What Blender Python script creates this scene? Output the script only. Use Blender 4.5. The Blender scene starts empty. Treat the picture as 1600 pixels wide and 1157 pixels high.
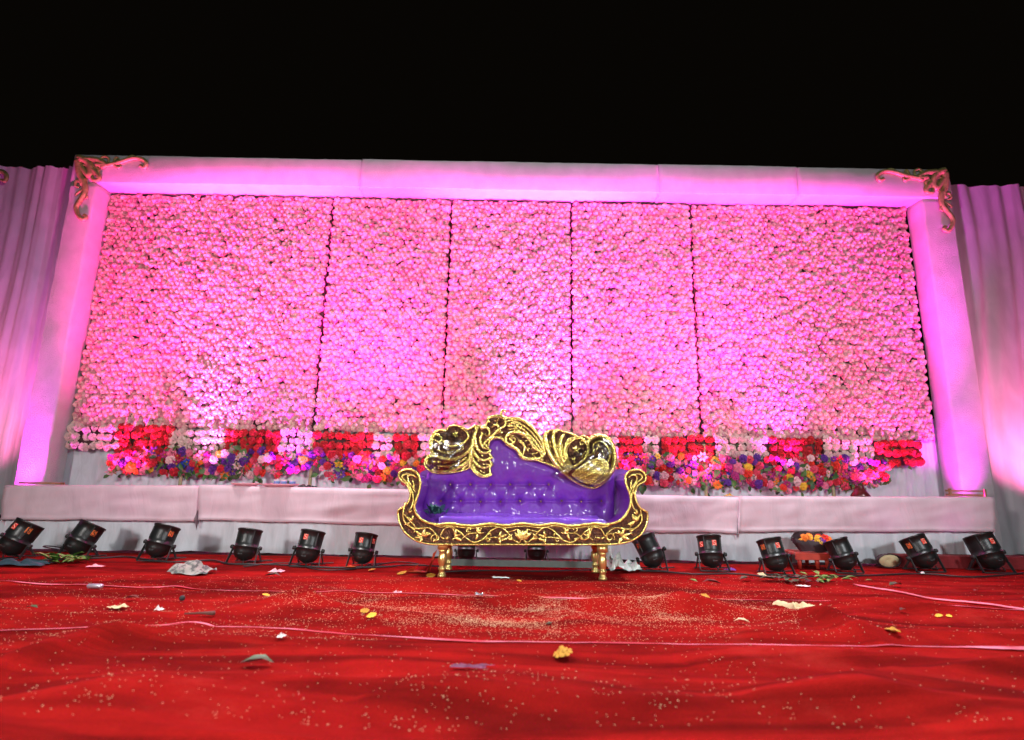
import bpy, bmesh, math, random
from mathutils import Vector, Matrix, noise
from mathutils.geometry import tessellate_polygon
random.seed(7)
R = math.radians
S = bpy.context.scene
C = S.collection

# ------------------------------------------------------------------ camera
FPX, PITCH, ROLL, CAMH = 864.0, R(11.26), 0.0178, 0.85
Fv = Vector((0, math.cos(PITCH), math.sin(PITCH)))
R0 = Vector((1, 0, 0)); U0 = Vector((0, -math.sin(PITCH), math.cos(PITCH)))
Rv = R0 * math.cos(ROLL) + U0 * math.sin(ROLL)
Uv = -R0 * math.sin(ROLL) + U0 * math.cos(ROLL)
CP = Vector((0, 0, CAMH))
cam = bpy.data.cameras.new('camera'); co = bpy.data.objects.new('camera', cam); C.objects.link(co)
m = Matrix((Rv, Uv, -Fv)).transposed().to_4x4(); m.translation = CP
co.matrix_world = m
cam.sensor_width = 36; cam.lens = FPX / 1600 * 36; cam.clip_end = 500
cam.dof.use_dof = True; cam.dof.focus_distance = 5.6; cam.dof.aperture_fstop = 1.2
S.camera = co

# ------------------------------------------------------------------ world, lights, exposure
w = bpy.data.worlds.new("World"); S.world = w; w.use_nodes = True
bg = w.node_tree.nodes['Background']; bg.inputs[0].default_value = (0.006, 0.0045, 0.003, 1); bg.inputs[1].default_value = 0.35

# unseen white floods added behind the camera and overhead for the event lighting
def spot(loc, target, power, col, angle=70, blend=.9, size=.025):
    l = bpy.data.lights.new('par_beam', 'SPOT'); l.energy = power; l.color = col; l.spot_size = R(angle); l.spot_blend = blend
    l.shadow_soft_size = size
    o = bpy.data.objects.new('par_beam', l); C.objects.link(o); o.location = loc
    o.rotation_euler = (Vector(target) - Vector(loc)).to_track_quat('-Z', 'Y').to_euler(); return o

for loc, tg, pw, cl in (((-5.0, -2.8, 2.5), (-.8, 5.8, .6), 1650, (1, .96, .93)), ((5.4, -2.8, 3.4), (.7, 5.8, .6), 1800, (.92, .97, 1)), ((.8, -2.6, 1.7), (.2, 5.8, .6), 260, (1, .98, .96)), ((-2.8, 5.0, 6.6), (-1.6, 3.0, 0), 2300, (1, .96, .93)), ((3.2, 5.0, 6.8), (1.8, 3.0, 0), 2300, (.94, .97, 1))):
    spot(loc, tg, pw, cl, 92, 1.0, .38).name = 'unseen_flood'
S.view_settings.view_transform = 'Standard'; S.view_settings.look = 'None'; S.view_settings.gamma = 1
S.view_settings.exposure = 0
S.cycles.max_bounces = 6; S.cycles.transparent_max_bounces = 12

# ------------------------------------------------------------------ helpers
def at(px, py, Y):            # the point of the vertical plane at distance Y seen at photo position px, py
    d = Fv * FPX + Rv * (px - 800) + Uv * (578.5 - py)
    return CP + d * (Y / d.y)
def ground(px, py, z=0.0):
    d = Fv * FPX + Rv * (px - 800) + Uv * (578.5 - py)
    return CP + d * ((z - CAMH) / d.z)
def sofa_pt(X, Y, D):         # crop coordinates of the sofa
    return at(600 + X / 3.636, 620 + Y / 3.636, D)

def tag(o, label=None, cat=None, group=None, kind=None):
    if label: o['label'] = label
    if cat: o['category'] = cat
    if group: o['group'] = group
    if kind: o['kind'] = kind
    return o
def empty(name, loc, rz=0, **k):
    o = bpy.data.objects.new(name, None); C.objects.link(o); o.location = loc; o.rotation_euler = (0, 0, rz)
    o.empty_display_size = .1
    return tag(o, **k)
def mesh(name, vs, fs, smooth=True):
    me = bpy.data.meshes.new(name); me.from_pydata([tuple(v) for v in vs], [], fs); me.update()
    if smooth: me.polygons.foreach_set('use_smooth', [True] * len(me.polygons))
    return me
def link(name, me, mat=None, parent=None, loc=None, **k):
    o = bpy.data.objects.new(name, me); C.objects.link(o)
    if mat and not me.materials: me.materials.append(mat)
    if parent is not None: o.parent = parent
    if loc is not None: o.location = loc
    return tag(o, **k)
class MB:
    def __init__(s): s.v = []; s.f = []; s.mi = []
    def add(s, vs, fs, mi=0):
        n = len(s.v); s.v += [Vector(v) for v in vs]; s.f += [tuple(i + n for i in f) for f in fs]; s.mi += [mi] * len(fs)
        return s
    def box(s, c, d, rot=None, mi=0):
        c = Vector(c); h = [x / 2 for x in d]
        vs = [Vector((sx * h[0], sy * h[1], sz * h[2])) for sx in (-1, 1) for sy in (-1, 1) for sz in (-1, 1)]
        if rot: vs = [rot @ v for v in vs]
        return s.add([v + c for v in vs], [(0, 1, 3, 2), (4, 6, 7, 5), (0, 4, 5, 1), (2, 3, 7, 6), (0, 2, 6, 4), (1, 5, 7, 3)], mi)
    def tube(s, pts, rad, n=8, smooth=True, flat=1.0, mi=0):
        pts = [Vector(p) for p in pts]
        if smooth and len(pts) > 2: pts, rad = catmull(pts, rad)
        if not isinstance(rad, (list, tuple)): rad = [rad] * len(pts)
        vs = []; up = Vector((0, -1, 0)); L = len(pts)
        for i, p in enumerate(pts):
            t = (pts[min(i + 1, L - 1)] - pts[max(i - 1, 0)])
            if t.length < 1e-9: t = Vector((0, 0, 1))
            t.normalize()
            a = up - t * up.dot(t)
            if a.length < .05: a = Vector((0, 0, 1)) - t * t.z
            if a.length < .05: a = Vector((1, 0, 0))
            a.normalize(); b = t.cross(a)
            for k in range(n):
                q = 2 * math.pi * k / n
                vs.append(p + (a * math.cos(q) * flat + b * math.sin(q)) * rad[i])
        fs = []
        for i in range(L - 1):
            for k in range(n):
                fs.append((i * n + k, i * n + (k + 1) % n, (i + 1) * n + (k + 1) % n, (i + 1) * n + k))
        fs.append(tuple(range(n))[::-1]); fs.append(tuple((L - 1) * n + k for k in range(n)))
        return s.add(vs, fs, mi)
    def lathe(s, prof, n=16, M=None, mi=0):      # prof: (r, z)
        vs = []; 
        for r, z in prof:
            for k in range(n):
                q = 2 * math.pi * k / n; v = Vector((r * math.cos(q), r * math.sin(q), z)); vs.append(M @ v if M else v)
        fs = [(i * n + k, i * n + (k + 1) % n, (i + 1) * n + (k + 1) % n, (i + 1) * n + k) for i in range(len(prof) - 1) for k in range(n)]
        if prof[0][0] > 1e-4: fs.append(tuple(range(n))[::-1])
        if prof[-1][0] > 1e-4: fs.append(tuple((len(prof) - 1) * n + k for k in range(n)))
        return s.add(vs, fs, mi)
    def poly(s, pts, depth):       # pts: 3D outline in a vertical plane; extruded towards +Y
        n = len(pts); b = bmesh.new()
        f = [b.verts.new(p) for p in pts]; g = [b.verts.new((p[0], p[1] + depth, p[2])) for p in pts]
        for i in range(n): b.faces.new((f[i], g[i], g[(i + 1) % n], f[(i + 1) % n]))
        for t in tessellate_polygon([[Vector((p[0], p[2], 0)) for p in pts]]):
            if len(set(t)) == 3:
                for q in (f, g):
                    try: b.faces.new([q[i] for i in t])
                    except ValueError: pass
        bmesh.ops.recalc_face_normals(b, faces=b.faces)
        b.verts.index_update()
        s.add([v.co.copy() for v in b.verts], [tuple(v.index for v in x.verts) for x in b.faces]); b.free(); return s
    def me(s, name, smooth=True, mats=None):
        me = mesh(name, s.v, s.f, smooth)
        if mats:
            for x in mats: me.materials.append(x)
            me.polygons.foreach_set('material_index', s.mi)
        return me
    def obj(s, name, mat=None, parent=None, smooth=True, mats=None, loc=None, **k):
        return link(name, s.me(name, smooth, mats), mat, parent, loc, **k)
def catmull(pts, rad=1.0, seg=5, closed=False):
    n = len(pts); out = []; ro = []
    rr = rad if isinstance(rad, (list, tuple)) else [rad] * n
    rng = n if closed else n - 1
    for i in range(rng):
        g = (lambda j: pts[j % n]) if closed else (lambda j: pts[max(0, min(n - 1, j))])
        p0, p1, p2, p3 = g(i - 1), g(i), g(i + 1), g(i + 2)
        for k in range(seg):
            t = k / seg
            out.append(.5 * ((2 * p1) + (p2 - p0) * t + (2 * p0 - 5 * p1 + 4 * p2 - p3) * t * t + (3 * p1 - p0 - 3 * p2 + p3) * t ** 3))
            ro.append(rr[i % n] * (1 - t) + rr[(i + 1) % n] * t)
    if not closed: out.append(pts[-1]); ro.append(rr[-1])
    return out, ro
def lerp_tab(tab, x):
    if x <= tab[0][0]: return tab[0][1]
    for (a, b), (c, d) in zip(tab, tab[1:]):
        if x <= c: return b + (d - b) * (x - a) / (c - a)
    return tab[-1][1]
def N3(x, y, z=0): return noise.noise(Vector((x, y, z)))

# ------------------------------------------------------------------ materials
def mat(name, col, rough=.6, metal=0, noise_amt=0, noise_scale=20, bump=0, bump_scale=60, **k):
    m = bpy.data.materials.new(name); m.use_nodes = True; nt = m.node_tree; b = nt.nodes['Principled BSDF']
    b.inputs['Base Color'].default_value = (*col, 1); b.inputs['Roughness'].default_value = rough; b.inputs['Metallic'].default_value = metal
    for kk, v in k.items(): b.inputs[kk.replace('_', ' ')].default_value = v
    tc = nt.nodes.new('ShaderNodeTexCoord')
    if noise_amt:
        n = nt.nodes.new('ShaderNodeTexNoise'); n.inputs['Scale'].default_value = noise_scale; n.inputs['Detail'].default_value = 5
        nt.links.new(tc.outputs['Object'], n.inputs['Vector'])
        r = nt.nodes.new('ShaderNodeValToRGB')
        r.color_ramp.elements[0].position = .3; r.color_ramp.elements[1].position = .7
        r.color_ramp.elements[0].color = (*[c * (1 - noise_amt) for c in col], 1)
        r.color_ramp.elements[1].color = (*[min(1, c * (1 + noise_amt)) for c in col], 1)
        nt.links.new(n.outputs['Fac'], r.inputs['Fac']); nt.links.new(r.outputs['Color'], b.inputs['Base Color'])
    if bump:
        n = nt.nodes.new('ShaderNodeTexNoise'); n.inputs['Scale'].default_value = bump_scale; n.inputs['Detail'].default_value = 4
        nt.links.new(tc.outputs['Object'], n.inputs['Vector'])
        bp = nt.nodes.new('ShaderNodeBump'); bp.inputs['Strength'].default_value = bump; bp.inputs['Distance'].default_value = .01
        nt.links.new(n.outputs['Fac'], bp.inputs['Height']); nt.links.new(bp.outputs['Normal'], b.inputs['Normal'])
    return m
def varied(name, cols, rough=.75, attr=None):   # colour picked per object (or per stored value) from a ramp
    m = bpy.data.materials.new(name); m.use_nodes = True; nt = m.node_tree; b = nt.nodes['Principled BSDF']
    if attr:
        s = nt.nodes.new('ShaderNodeAttribute'); s.attribute_name = attr; out = s.outputs['Fac']
    else:
        s = nt.nodes.new('ShaderNodeObjectInfo'); out = s.outputs['Random']
    r = nt.nodes.new('ShaderNodeValToRGB'); r.color_ramp.interpolation = 'LINEAR'
    e = r.color_ramp.elements
    while len(e) < len(cols): e.new(.5)
    for i, c in enumerate(cols): e[i].position = i / (len(cols) - 1); e[i].color = (*c, 1)
    nt.links.new(out, r.inputs['Fac']); nt.links.new(r.outputs['Color'], b.inputs['Base Color'])
    b.inputs['Roughness'].default_value = rough
    b.inputs['Subsurface Weight'].default_value = 0
    return m
def varied_noise(name, c0, c1, sc):
    m = mat(name, c1, .7); nt = m.node_tree; n = nt.nodes.new('ShaderNodeTexNoise'); n.inputs['Scale'].default_value = sc; n.inputs['Detail'].default_value = 4
    tc = nt.nodes['Texture Coordinate']; nt.links.new(tc.outputs['Object'], n.inputs['Vector'])
    r = nt.nodes.new('ShaderNodeValToRGB'); r.color_ramp.elements[0].position = .42; r.color_ramp.elements[1].position = .56
    r.color_ramp.elements[0].color = (*c0, 1); r.color_ramp.elements[1].color = (*c1, 1)
    nt.links.new(n.outputs['Fac'], r.inputs['Fac']); nt.links.new(r.outputs['Color'], nt.nodes['Principled BSDF'].inputs['Base Color']); return m
def cloth(name, col, trans=.25, wr=8.0, bump=.35):
    m = bpy.data.materials.new(name); m.use_nodes = True; nt = m.node_tree
    b = nt.nodes['Principled BSDF']; b.inputs['Base Color'].default_value = (*col, 1); b.inputs['Roughness'].default_value = .75
    b.inputs['Sheen Weight'].default_value = .2
    tr = nt.nodes.new('ShaderNodeBsdfTranslucent'); tr.inputs['Color'].default_value = (*col, 1)
    mx = nt.nodes.new('ShaderNodeMixShader'); mx.inputs[0].default_value = trans
    tc = nt.nodes.new('ShaderNodeTexCoord'); mp = nt.nodes.new('ShaderNodeMapping'); mp.inputs['Scale'].default_value = (wr, wr, wr * .35)
    n = nt.nodes.new('ShaderNodeTexNoise'); n.inputs['Scale'].default_value = 1; n.inputs['Detail'].default_value = 6; n.inputs['Distortion'].default_value = .7
    nt.links.new(tc.outputs['Object'], mp.inputs[0]); nt.links.new(mp.outputs[0], n.inputs['Vector'])
    bp = nt.nodes.new('ShaderNodeBump'); bp.inputs['Strength'].default_value = bump; bp.inputs['Distance'].default_value = .02
    nt.links.new(n.outputs['Fac'], bp.inputs['Height'])
    for x in (b, tr): nt.links.new(bp.outputs['Normal'], x.inputs['Normal'])
    r = nt.nodes.new('ShaderNodeValToRGB'); r.color_ramp.elements[0].color = (*[c * .86 for c in col], 1); r.color_ramp.elements[1].color = (*col, 1)
    r.color_ramp.elements[0].position = .35; r.color_ramp.elements[1].position = .6
    nt.links.new(n.outputs['Fac'], r.inputs['Fac']); nt.links.new(r.outputs['Color'], b.inputs['Base Color'])
    nt.links.new(b.outputs[0], mx.inputs[1]); nt.links.new(tr.outputs[0], mx.inputs[2]); nt.links.new(mx.outputs[0], nt.nodes['Material Output'].inputs[0])
    return m

M = {}
M['sheer'] = cloth('white_sheer_cloth', (.80, .80, .84), .3, 6, .5)
M['curtain'] = cloth('white_satin_cloth', (.76, .80, .86), .05, 9, .6)
M['bench'] = cloth('pale_pink_cloth', (.80, .60, .68), .02, 4, .8)
M['fluff'] = mat('white_fleece', (.60, .57, .60), 1, bump=1.0, bump_scale=120, noise_amt=.08, noise_scale=5, Sheen_Weight=.4)
M['gold'] = mat('bright_gold_foil', (1.0, .78, .22), .25, .92, noise_amt=.18, noise_scale=30, bump=.55, bump_scale=90, Coat_Weight=.5, Coat_Roughness=.05)
M['goldleg'] = mat('gold_leg', (.96, .78, .28), .3, .85, noise_amt=.12, noise_scale=14, bump=.3, bump_scale=40)
M['antique'] = mat('antique_gold_paint', (.42, .38, .14), .5, .3, noise_amt=.35, noise_scale=25, bump=.5, bump_scale=60)
M['purple'] = mat('purple_rexine', (.16, .022, .39), .48, noise_amt=.1, noise_scale=6, bump=.35, bump_scale=11, Coat_Weight=.6, Coat_Roughness=.06)
M['cushion'] = mat('purple_wrapped_cushion', (.15, .05, .45), .3, noise_amt=.12, noise_scale=9, bump=.5, bump_scale=16, Coat_Weight=1, Coat_Roughness=.05)
M['shell'] = mat('purple_shell', (.17, .02, .34), .38, noise_amt=.15, noise_scale=6, bump=.45, bump_scale=14, Coat_Weight=1, Coat_Roughness=.08)
M['black'] = mat('black_metal', (.010, .012, .012), .36, noise_amt=.25, noise_scale=14, bump=.1, bump_scale=60)
M['blackm'] = mat('black_matt', (.015, .015, .016), .6)
M['rubber'] = mat('cable_rubber', (.012, .012, .014), .55)
M['orange'] = mat('orange_sticker', (.72, .16, .03), .5)
M['red_sticker'] = mat('red_sticker', (.70, .05, .03), .5)
M['greybar'] = mat('grey_bar', (.10, .12, .11), .5, noise_amt=.15)
M['leaf'] = varied('leaf_green', [(.03, .10, .02), (.07, .17, .04), (.10, .20, .05), (.02, .06, .02)], .5)
M['backing'] = mat('panel_backing', (.10, .035, .04), .9, noise_amt=.4)
M['wood'] = mat('bare_wood', (.36, .20, .10), .7, noise_amt=.2)

def inlay_mat():
    m = bpy.data.materials.new('sequin_inlay'); m.use_nodes = True; nt = m.node_tree; b = nt.nodes['Principled BSDF']
    tc = nt.nodes.new('ShaderNodeTexCoord'); v = nt.nodes.new('ShaderNodeTexVoronoi'); v.inputs['Scale'].default_value = 105
    nt.links.new(tc.outputs['Object'], v.inputs['Vector'])
    r = nt.nodes.new('ShaderNodeValToRGB'); e = r.color_ramp.elements
    e[0].position = 0; e[0].color = (.045, .014, .012, 1); e[1].position = 1; e[1].color = (.30, .13, .05, 1)
    x = e.new(.55); x.color = (.07, .025, .02, 1)
    sp = nt.nodes.new('ShaderNodeSeparateColor'); nt.links.new(v.outputs['Color'], sp.inputs[0])
    nt.links.new(sp.outputs[0], r.inputs['Fac']); nt.links.new(r.outputs['Color'], b.inputs['Base Color'])
    bp = nt.nodes.new('ShaderNodeBump'); bp.inputs['Strength'].default_value = 1; bp.inputs['Distance'].default_value = .006
    nt.links.new(v.outputs['Distance'], bp.inputs['Height']); nt.links.new(bp.outputs['Normal'], b.inputs['Normal'])
    b.inputs['Metallic'].default_value = .5; b.inputs['Roughness'].default_value = .3
    return m
M['inlay'] = inlay_mat()

def carpet_mat():
    m = bpy.data.materials.new('red_felt_carpet'); m.use_nodes = True; nt = m.node_tree; b = nt.nodes['Principled BSDF']
    tc = nt.nodes.new('ShaderNodeTexCoord')
    n = nt.nodes.new('ShaderNodeTexNoise'); n.inputs['Scale'].default_value = 2.2; n.inputs['Detail'].default_value = 7; n.inputs['Roughness'].default_value = .65
    nt.links.new(tc.outputs['Object'], n.inputs['Vector'])
    r = nt.nodes.new('ShaderNodeValToRGB'); r.color_ramp.elements[0].position = .3; r.color_ramp.elements[1].position = .72
    r.color_ramp.elements[0].color = (.25, .005, .005, 1); r.color_ramp.elements[1].color = (.42, .011, .008, 1)
    nt.links.new(n.outputs['Fac'], r.inputs['Fac'])
    n2 = nt.nodes.new('ShaderNodeTexNoise'); n2.inputs['Scale'].default_value = 160; n2.inputs['Detail'].default_value = 3
    nt.links.new(tc.outputs['Object'], n2.inputs['Vector'])
    mx = nt.nodes.new('ShaderNodeMix'); mx.data_type = 'RGBA'; mx.blend_type = 'MULTIPLY'; mx.inputs[0].default_value = .5
    nt.links.new(r.outputs['Color'], mx.inputs[6]); nt.links.new(n2.outputs['Fac'], mx.inputs[7])
    # dusty, trodden patches
    n3 = nt.nodes.new('ShaderNodeTexNoise'); n3.inputs['Scale'].default_value = 1.1; n3.inputs['Detail'].default_value = 9; n3.inputs['Roughness'].default_value = .75
    nt.links.new(tc.outputs['Object'], n3.inputs['Vector'])
    r3 = nt.nodes.new('ShaderNodeValToRGB'); r3.color_ramp.elements[0].position = .55; r3.color_ramp.elements[1].position = .8
    r3.color_ramp.elements[1].color = (.35, .35, .35, 1)
    nt.links.new(n3.outputs['Fac'], r3.inputs['Fac'])
    mx2 = nt.nodes.new('ShaderNodeMix'); mx2.data_type = 'RGBA'; nt.links.new(r3.outputs['Color'], mx2.inputs[0])
    nt.links.new(mx.outputs[2], mx2.inputs[6]); mx2.inputs[7].default_value = (.26, .05, .04, 1)
    mp = nt.nodes.new('ShaderNodeMapping'); mp.inputs['Rotation'].default_value = (0, 0, .22); mp.inputs['Scale'].default_value = (.55, 3.2, 1)  # streaks darkened in the colour to stand in for shading on the folds
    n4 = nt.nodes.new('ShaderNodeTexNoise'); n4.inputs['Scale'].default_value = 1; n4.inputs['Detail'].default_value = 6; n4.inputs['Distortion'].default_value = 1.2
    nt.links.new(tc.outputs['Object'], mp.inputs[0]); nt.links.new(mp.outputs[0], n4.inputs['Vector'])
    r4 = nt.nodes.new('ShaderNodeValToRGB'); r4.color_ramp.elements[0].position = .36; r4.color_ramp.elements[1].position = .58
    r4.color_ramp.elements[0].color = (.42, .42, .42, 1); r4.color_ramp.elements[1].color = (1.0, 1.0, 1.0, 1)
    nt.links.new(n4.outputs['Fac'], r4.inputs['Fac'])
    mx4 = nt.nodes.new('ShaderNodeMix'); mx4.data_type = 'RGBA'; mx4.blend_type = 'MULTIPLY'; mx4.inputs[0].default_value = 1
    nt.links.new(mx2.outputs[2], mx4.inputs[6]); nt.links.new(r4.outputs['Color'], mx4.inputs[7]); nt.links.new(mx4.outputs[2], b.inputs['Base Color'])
    bp = nt.nodes.new('ShaderNodeBump'); bp.inputs['Strength'].default_value = .6; bp.inputs['Distance'].default_value = .006
    nt.links.new(n2.outputs['Fac'], bp.inputs['Height']); nt.links.new(bp.outputs['Normal'], b.inputs['Normal'])
    b.inputs['Roughness'].default_value = .95; b.inputs['Specular IOR Level'].default_value = .04
    return m
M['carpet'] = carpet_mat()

# ------------------------------------------------------------------ ground and carpet
gm = mesh('ground', [(-60, -30, -.03), (60, -30, -.03), (60, 90, -.03), (-60, 90, -.03)], [(0, 1, 2, 3)], False)
link('ground', gm, mat('bare_earth', (.06, .05, .04), .95, noise_amt=.3, noise_scale=2), kind='structure')

folds = []   # (list of ground points, amplitude, width)
def fold(pxs, amp, wd): folds.append(([ground(*p).to_2d() for p in pxs], amp * 1.7, wd * 1.9))
fold([(-40, 1062), (90, 1028), (200, 1000)], .035, .06)
fold([(60, 1010), (240, 1000), (330, 985)], .022, .06)
fold([(330, 964), (440, 948), (560, 930)], .02, .06)
fold([(1200, 962), (1290, 980), (1395, 1022)], .035, .05)
fold([(548, 944), (800, 951), (1066, 960), (1210, 962)], .022, .035)
fold([(1070, 1045), (1200, 1035), (1350, 1040), (1640, 1062)], .025, .07)
fold([(1230, 950), (1420, 960), (1640, 985)], .02, .06)
fold([(20, 935), (260, 925), (420, 905)], .012, .05)
fold([(560, 1110), (800, 1085), (1100, 1120)], .025, .08)
fold([(1050, 905), (1300, 915), (1500, 910)], .010, .05)
fold([(-20, 1120), (260, 1100), (480, 1130)], .025, .07)
fold([(1180, 1120), (1420, 1090), (1640, 1110)], .025, .07)
fold([(1150, 1000), (1300, 1008), (1420, 1000)], .014, .05)
def H(x, y):
    h = .010 * N3(x * .9, y * 2.2, 1) + .005 * N3(x * 2.2, y * 6, 4) + .0025 * N3(x * 7, y * 14, 9)
    FB = max(0, min(1, (5.2 - y) / .9)) * max(0, min(1, (min(abs(y - E1(x) - .03), abs(y - E2(x) - .03)) - .05) / .25))
    w_ = .35 * N3(x * .7, y * .7, 33)
    a_ = abs(N3(x * .30 + y * .15 + w_, y * 1.3 - x * .25 + w_, 20)); h += .10 * FB * max(0, 1 - a_ * 4.5) ** 1.5 * max(0, N3(x * .5, y * .8, 50) + .35)
    a_ = abs(N3(x * .35 - y * .2, y * 1.5 + x * .4 + w_, 61)); h += .08 * FB * max(0, 1 - a_ * 5) ** 1.5 * max(0, N3(x * .7, y * .9, 70) + .3)
    h += .012 * FB * N3(x * 1.3 + y, y * 5.5 + x * .8, 12)
    p = Vector((x, y))
    for pts, amp, wd in folds:
        if y < min(q.y for q in pts) - .3 or y > max(q.y for q in pts) + .3: continue
        best = 9; bt = 0; n = len(pts) - 1
        for i in range(n):
            a, b = pts[i], pts[i + 1]; d = b - a; t = max(0, min(1, (p - a).dot(d) / d.length_squared))
            q = (p - a - d * t).length
            if q < best: best = q; bt = (i + t) / n
        e = math.sin(math.pi * min(1, max(0, bt))) ** .5 if 0 < bt < 1 else 0
        h += amp * e * math.exp(-(best / wd) ** 2)
    return h
L2 = [(-40, 998), (93, 994), (266, 988), (400, 991), (533, 1002), (766, 1015), (1066, 1021), (1330, 1023), (1640, 1023)]
L1 = [(-40, 911), (160, 921), (533, 932), (900, 938), (1066, 941), (1340, 946), (1460, 950), (1640, 962)]
def edge(tab):
    t = [(ground(*p).x, ground(*p).y) for p in tab]
    return lambda x: lerp_tab(t, x) + .012 * N3(x * 1.7, 3, t[0][1])
E1, E2 = edge(L2), edge(L1)
strips = [(lambda x: .4, E1, .024, 110, True), (E1, E2, .012, 90, True), (E2, lambda x: 6.3, .0, 90, False)]
def HT(x, y): return H(x, y) + (.024 if y < E1(x) else .012 if y < E2(x) else 0)
M['edge'] = varied_noise('pink_selvedge', (.50, .03, .05), (.80, .20, .28), 2.6)
M['hem'] = M['edge']
def thickness(k): return strips[k][2]
for k, (ea, eb, dz, rows, sel) in enumerate(strips):
    vs = []; fs = []; cols = 500; x0, x1 = -9.0, 9.0
    for j in range(rows + 1):
        for i in range(cols + 1):
            x = x0 + (x1 - x0) * i / cols; a = ea(x); b = eb(x) + (.03 if sel else 0); y = a + (b - a) * j / rows
            z = H(x, y) + dz
            if sel and j >= rows - 1: z += .004 + .006 * max(0, N3(x * 3, 7 + k))
            vs.append((x, y, z))
    for j in range(rows):
        for i in range(cols):
            q = j * (cols + 1) + i; fs.append((q, q + 1, q + cols + 2, q + cols + 1))
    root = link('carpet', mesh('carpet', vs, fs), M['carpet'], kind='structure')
    if sel:
        b_ = MB(); ev = []; ef = []
        for i in range(cols + 1):
            x = x0 + (x1 - x0) * i / cols; y = eb(x) + .03; z = H(x, y) + dz + .007 + .006 * max(0, N3(x * 3, 7 + k))
            wd = .014 + .10 * max(0, N3(x * 1.3, 11 + k * 5)) 
            ev += [(x, y + .004, z - .012), (x, y, z), (x, y - wd, z + .001)]
        for i in range(cols):
            for q in range(2): ef.append((i * 3 + q, (i + 1) * 3 + q, (i + 1) * 3 + q + 1, i * 3 + q + 1))
        link('carpet_hem', mesh('carpet_hem', ev, ef), M['edge'], parent=root, kind='structure')
# loose hem of the diagonal piece on the right
b_ = []; fs = []
pl, _ = catmull([ground(1335, 918), ground(1400, 929), ground(1480, 941), ground(1560, 950), ground(1650, 963)], seg=8)
for i, p in enumerate(pl):
    z = H(p.x, p.y) + .012; b_ += [(p.x, p.y - .02, z), (p.x, p.y + .012, z + .006), (p.x, p.y + .022, z - .006)]
for i in range(len(pl) - 1):
    for q in range(2): fs.append((i * 3 + q, (i + 1) * 3 + q, (i + 1) * 3 + q + 1, i * 3 + q + 1))
link('carpet_hem', mesh('carpet_hem', b_, fs), M['edge'], kind='structure')

# ------------------------------------------------------------------ curtains
def drape(name, xa, xb, Y, zb, zt, amp, freq, material, seed, dens=40, lean=0, **k):
    nx = max(20, int((xb - xa) * dens)); nz = 40; vs = []; fs = []
    for j in range(nz + 1):
        v = j / nz; z = zb + (zt - zb) * v
        for i in range(nx + 1):
            x = xa + (xb - xa) * i / nx
            ph = x * freq + 1.6 * N3(x * .9, seed) + .16 * N3(x * .8, z * .35, seed + 2)
            d = math.sin(ph * 2 * math.pi); d2 = math.sin(ph * 5.4 * math.pi + 1.3 + 2 * N3(x, seed)); d3 = math.sin(ph * 11.3 * math.pi + 3 * N3(x * 2, seed + 1))
            y = Y + amp * (.55 * d + .35 * d2 + .22 * d3) + amp * .6 * N3(x * 2.5, z * .25, seed + 5) + .006 * N3(x * 8, z * 5, seed)
            zz = z + (.015 * N3(x * 3, seed + 9) if j == nz else 0) + (.02 * N3(x * 3, seed + 4) if j == 0 else 0)
            vs.append((x + lean * (1 - v) + .02 * math.sin(z * 1.5 + seed), y, zz))
    for j in range(nz):
        for i in range(nx):
            q = j * (nx + 1) + i; fs.append((q, q + 1, q + nx + 2, q + nx + 1))
    return link(name, mesh(name, vs, fs), material, **k)
YB = 7.25
YF = 6.95
lx = (at(118, 243, YF).x + at(20, 760, YF).x) / 2; rx = (at(1480, 262, YF).x + at(1557, 775, YF).x) / 2
zl = at(60, 262, 7.37).z; zr = at(1545, 290, 7.37).z
drape('curtain', -8.8, lx + .12, 7.37, .02, zl, .055, 1.5, M['sheer'], 3, label='sheer white curtain hanging in folds left of the pink frame', cat='curtain')
drape('curtain', rx - .12, 8.6, 7.37, .02, zr, .06, 1.4, M['sheer'], 14, label='sheer white curtain hanging in folds right of the pink frame', cat='curtain')
drape('curtain', lx + .1, rx - .1, 7.35, .05, 1.75, .03, 2.1, M['curtain'], 31, label='pale satin curtain behind the flower garlands, below the flower wall', cat='curtain')

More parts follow.
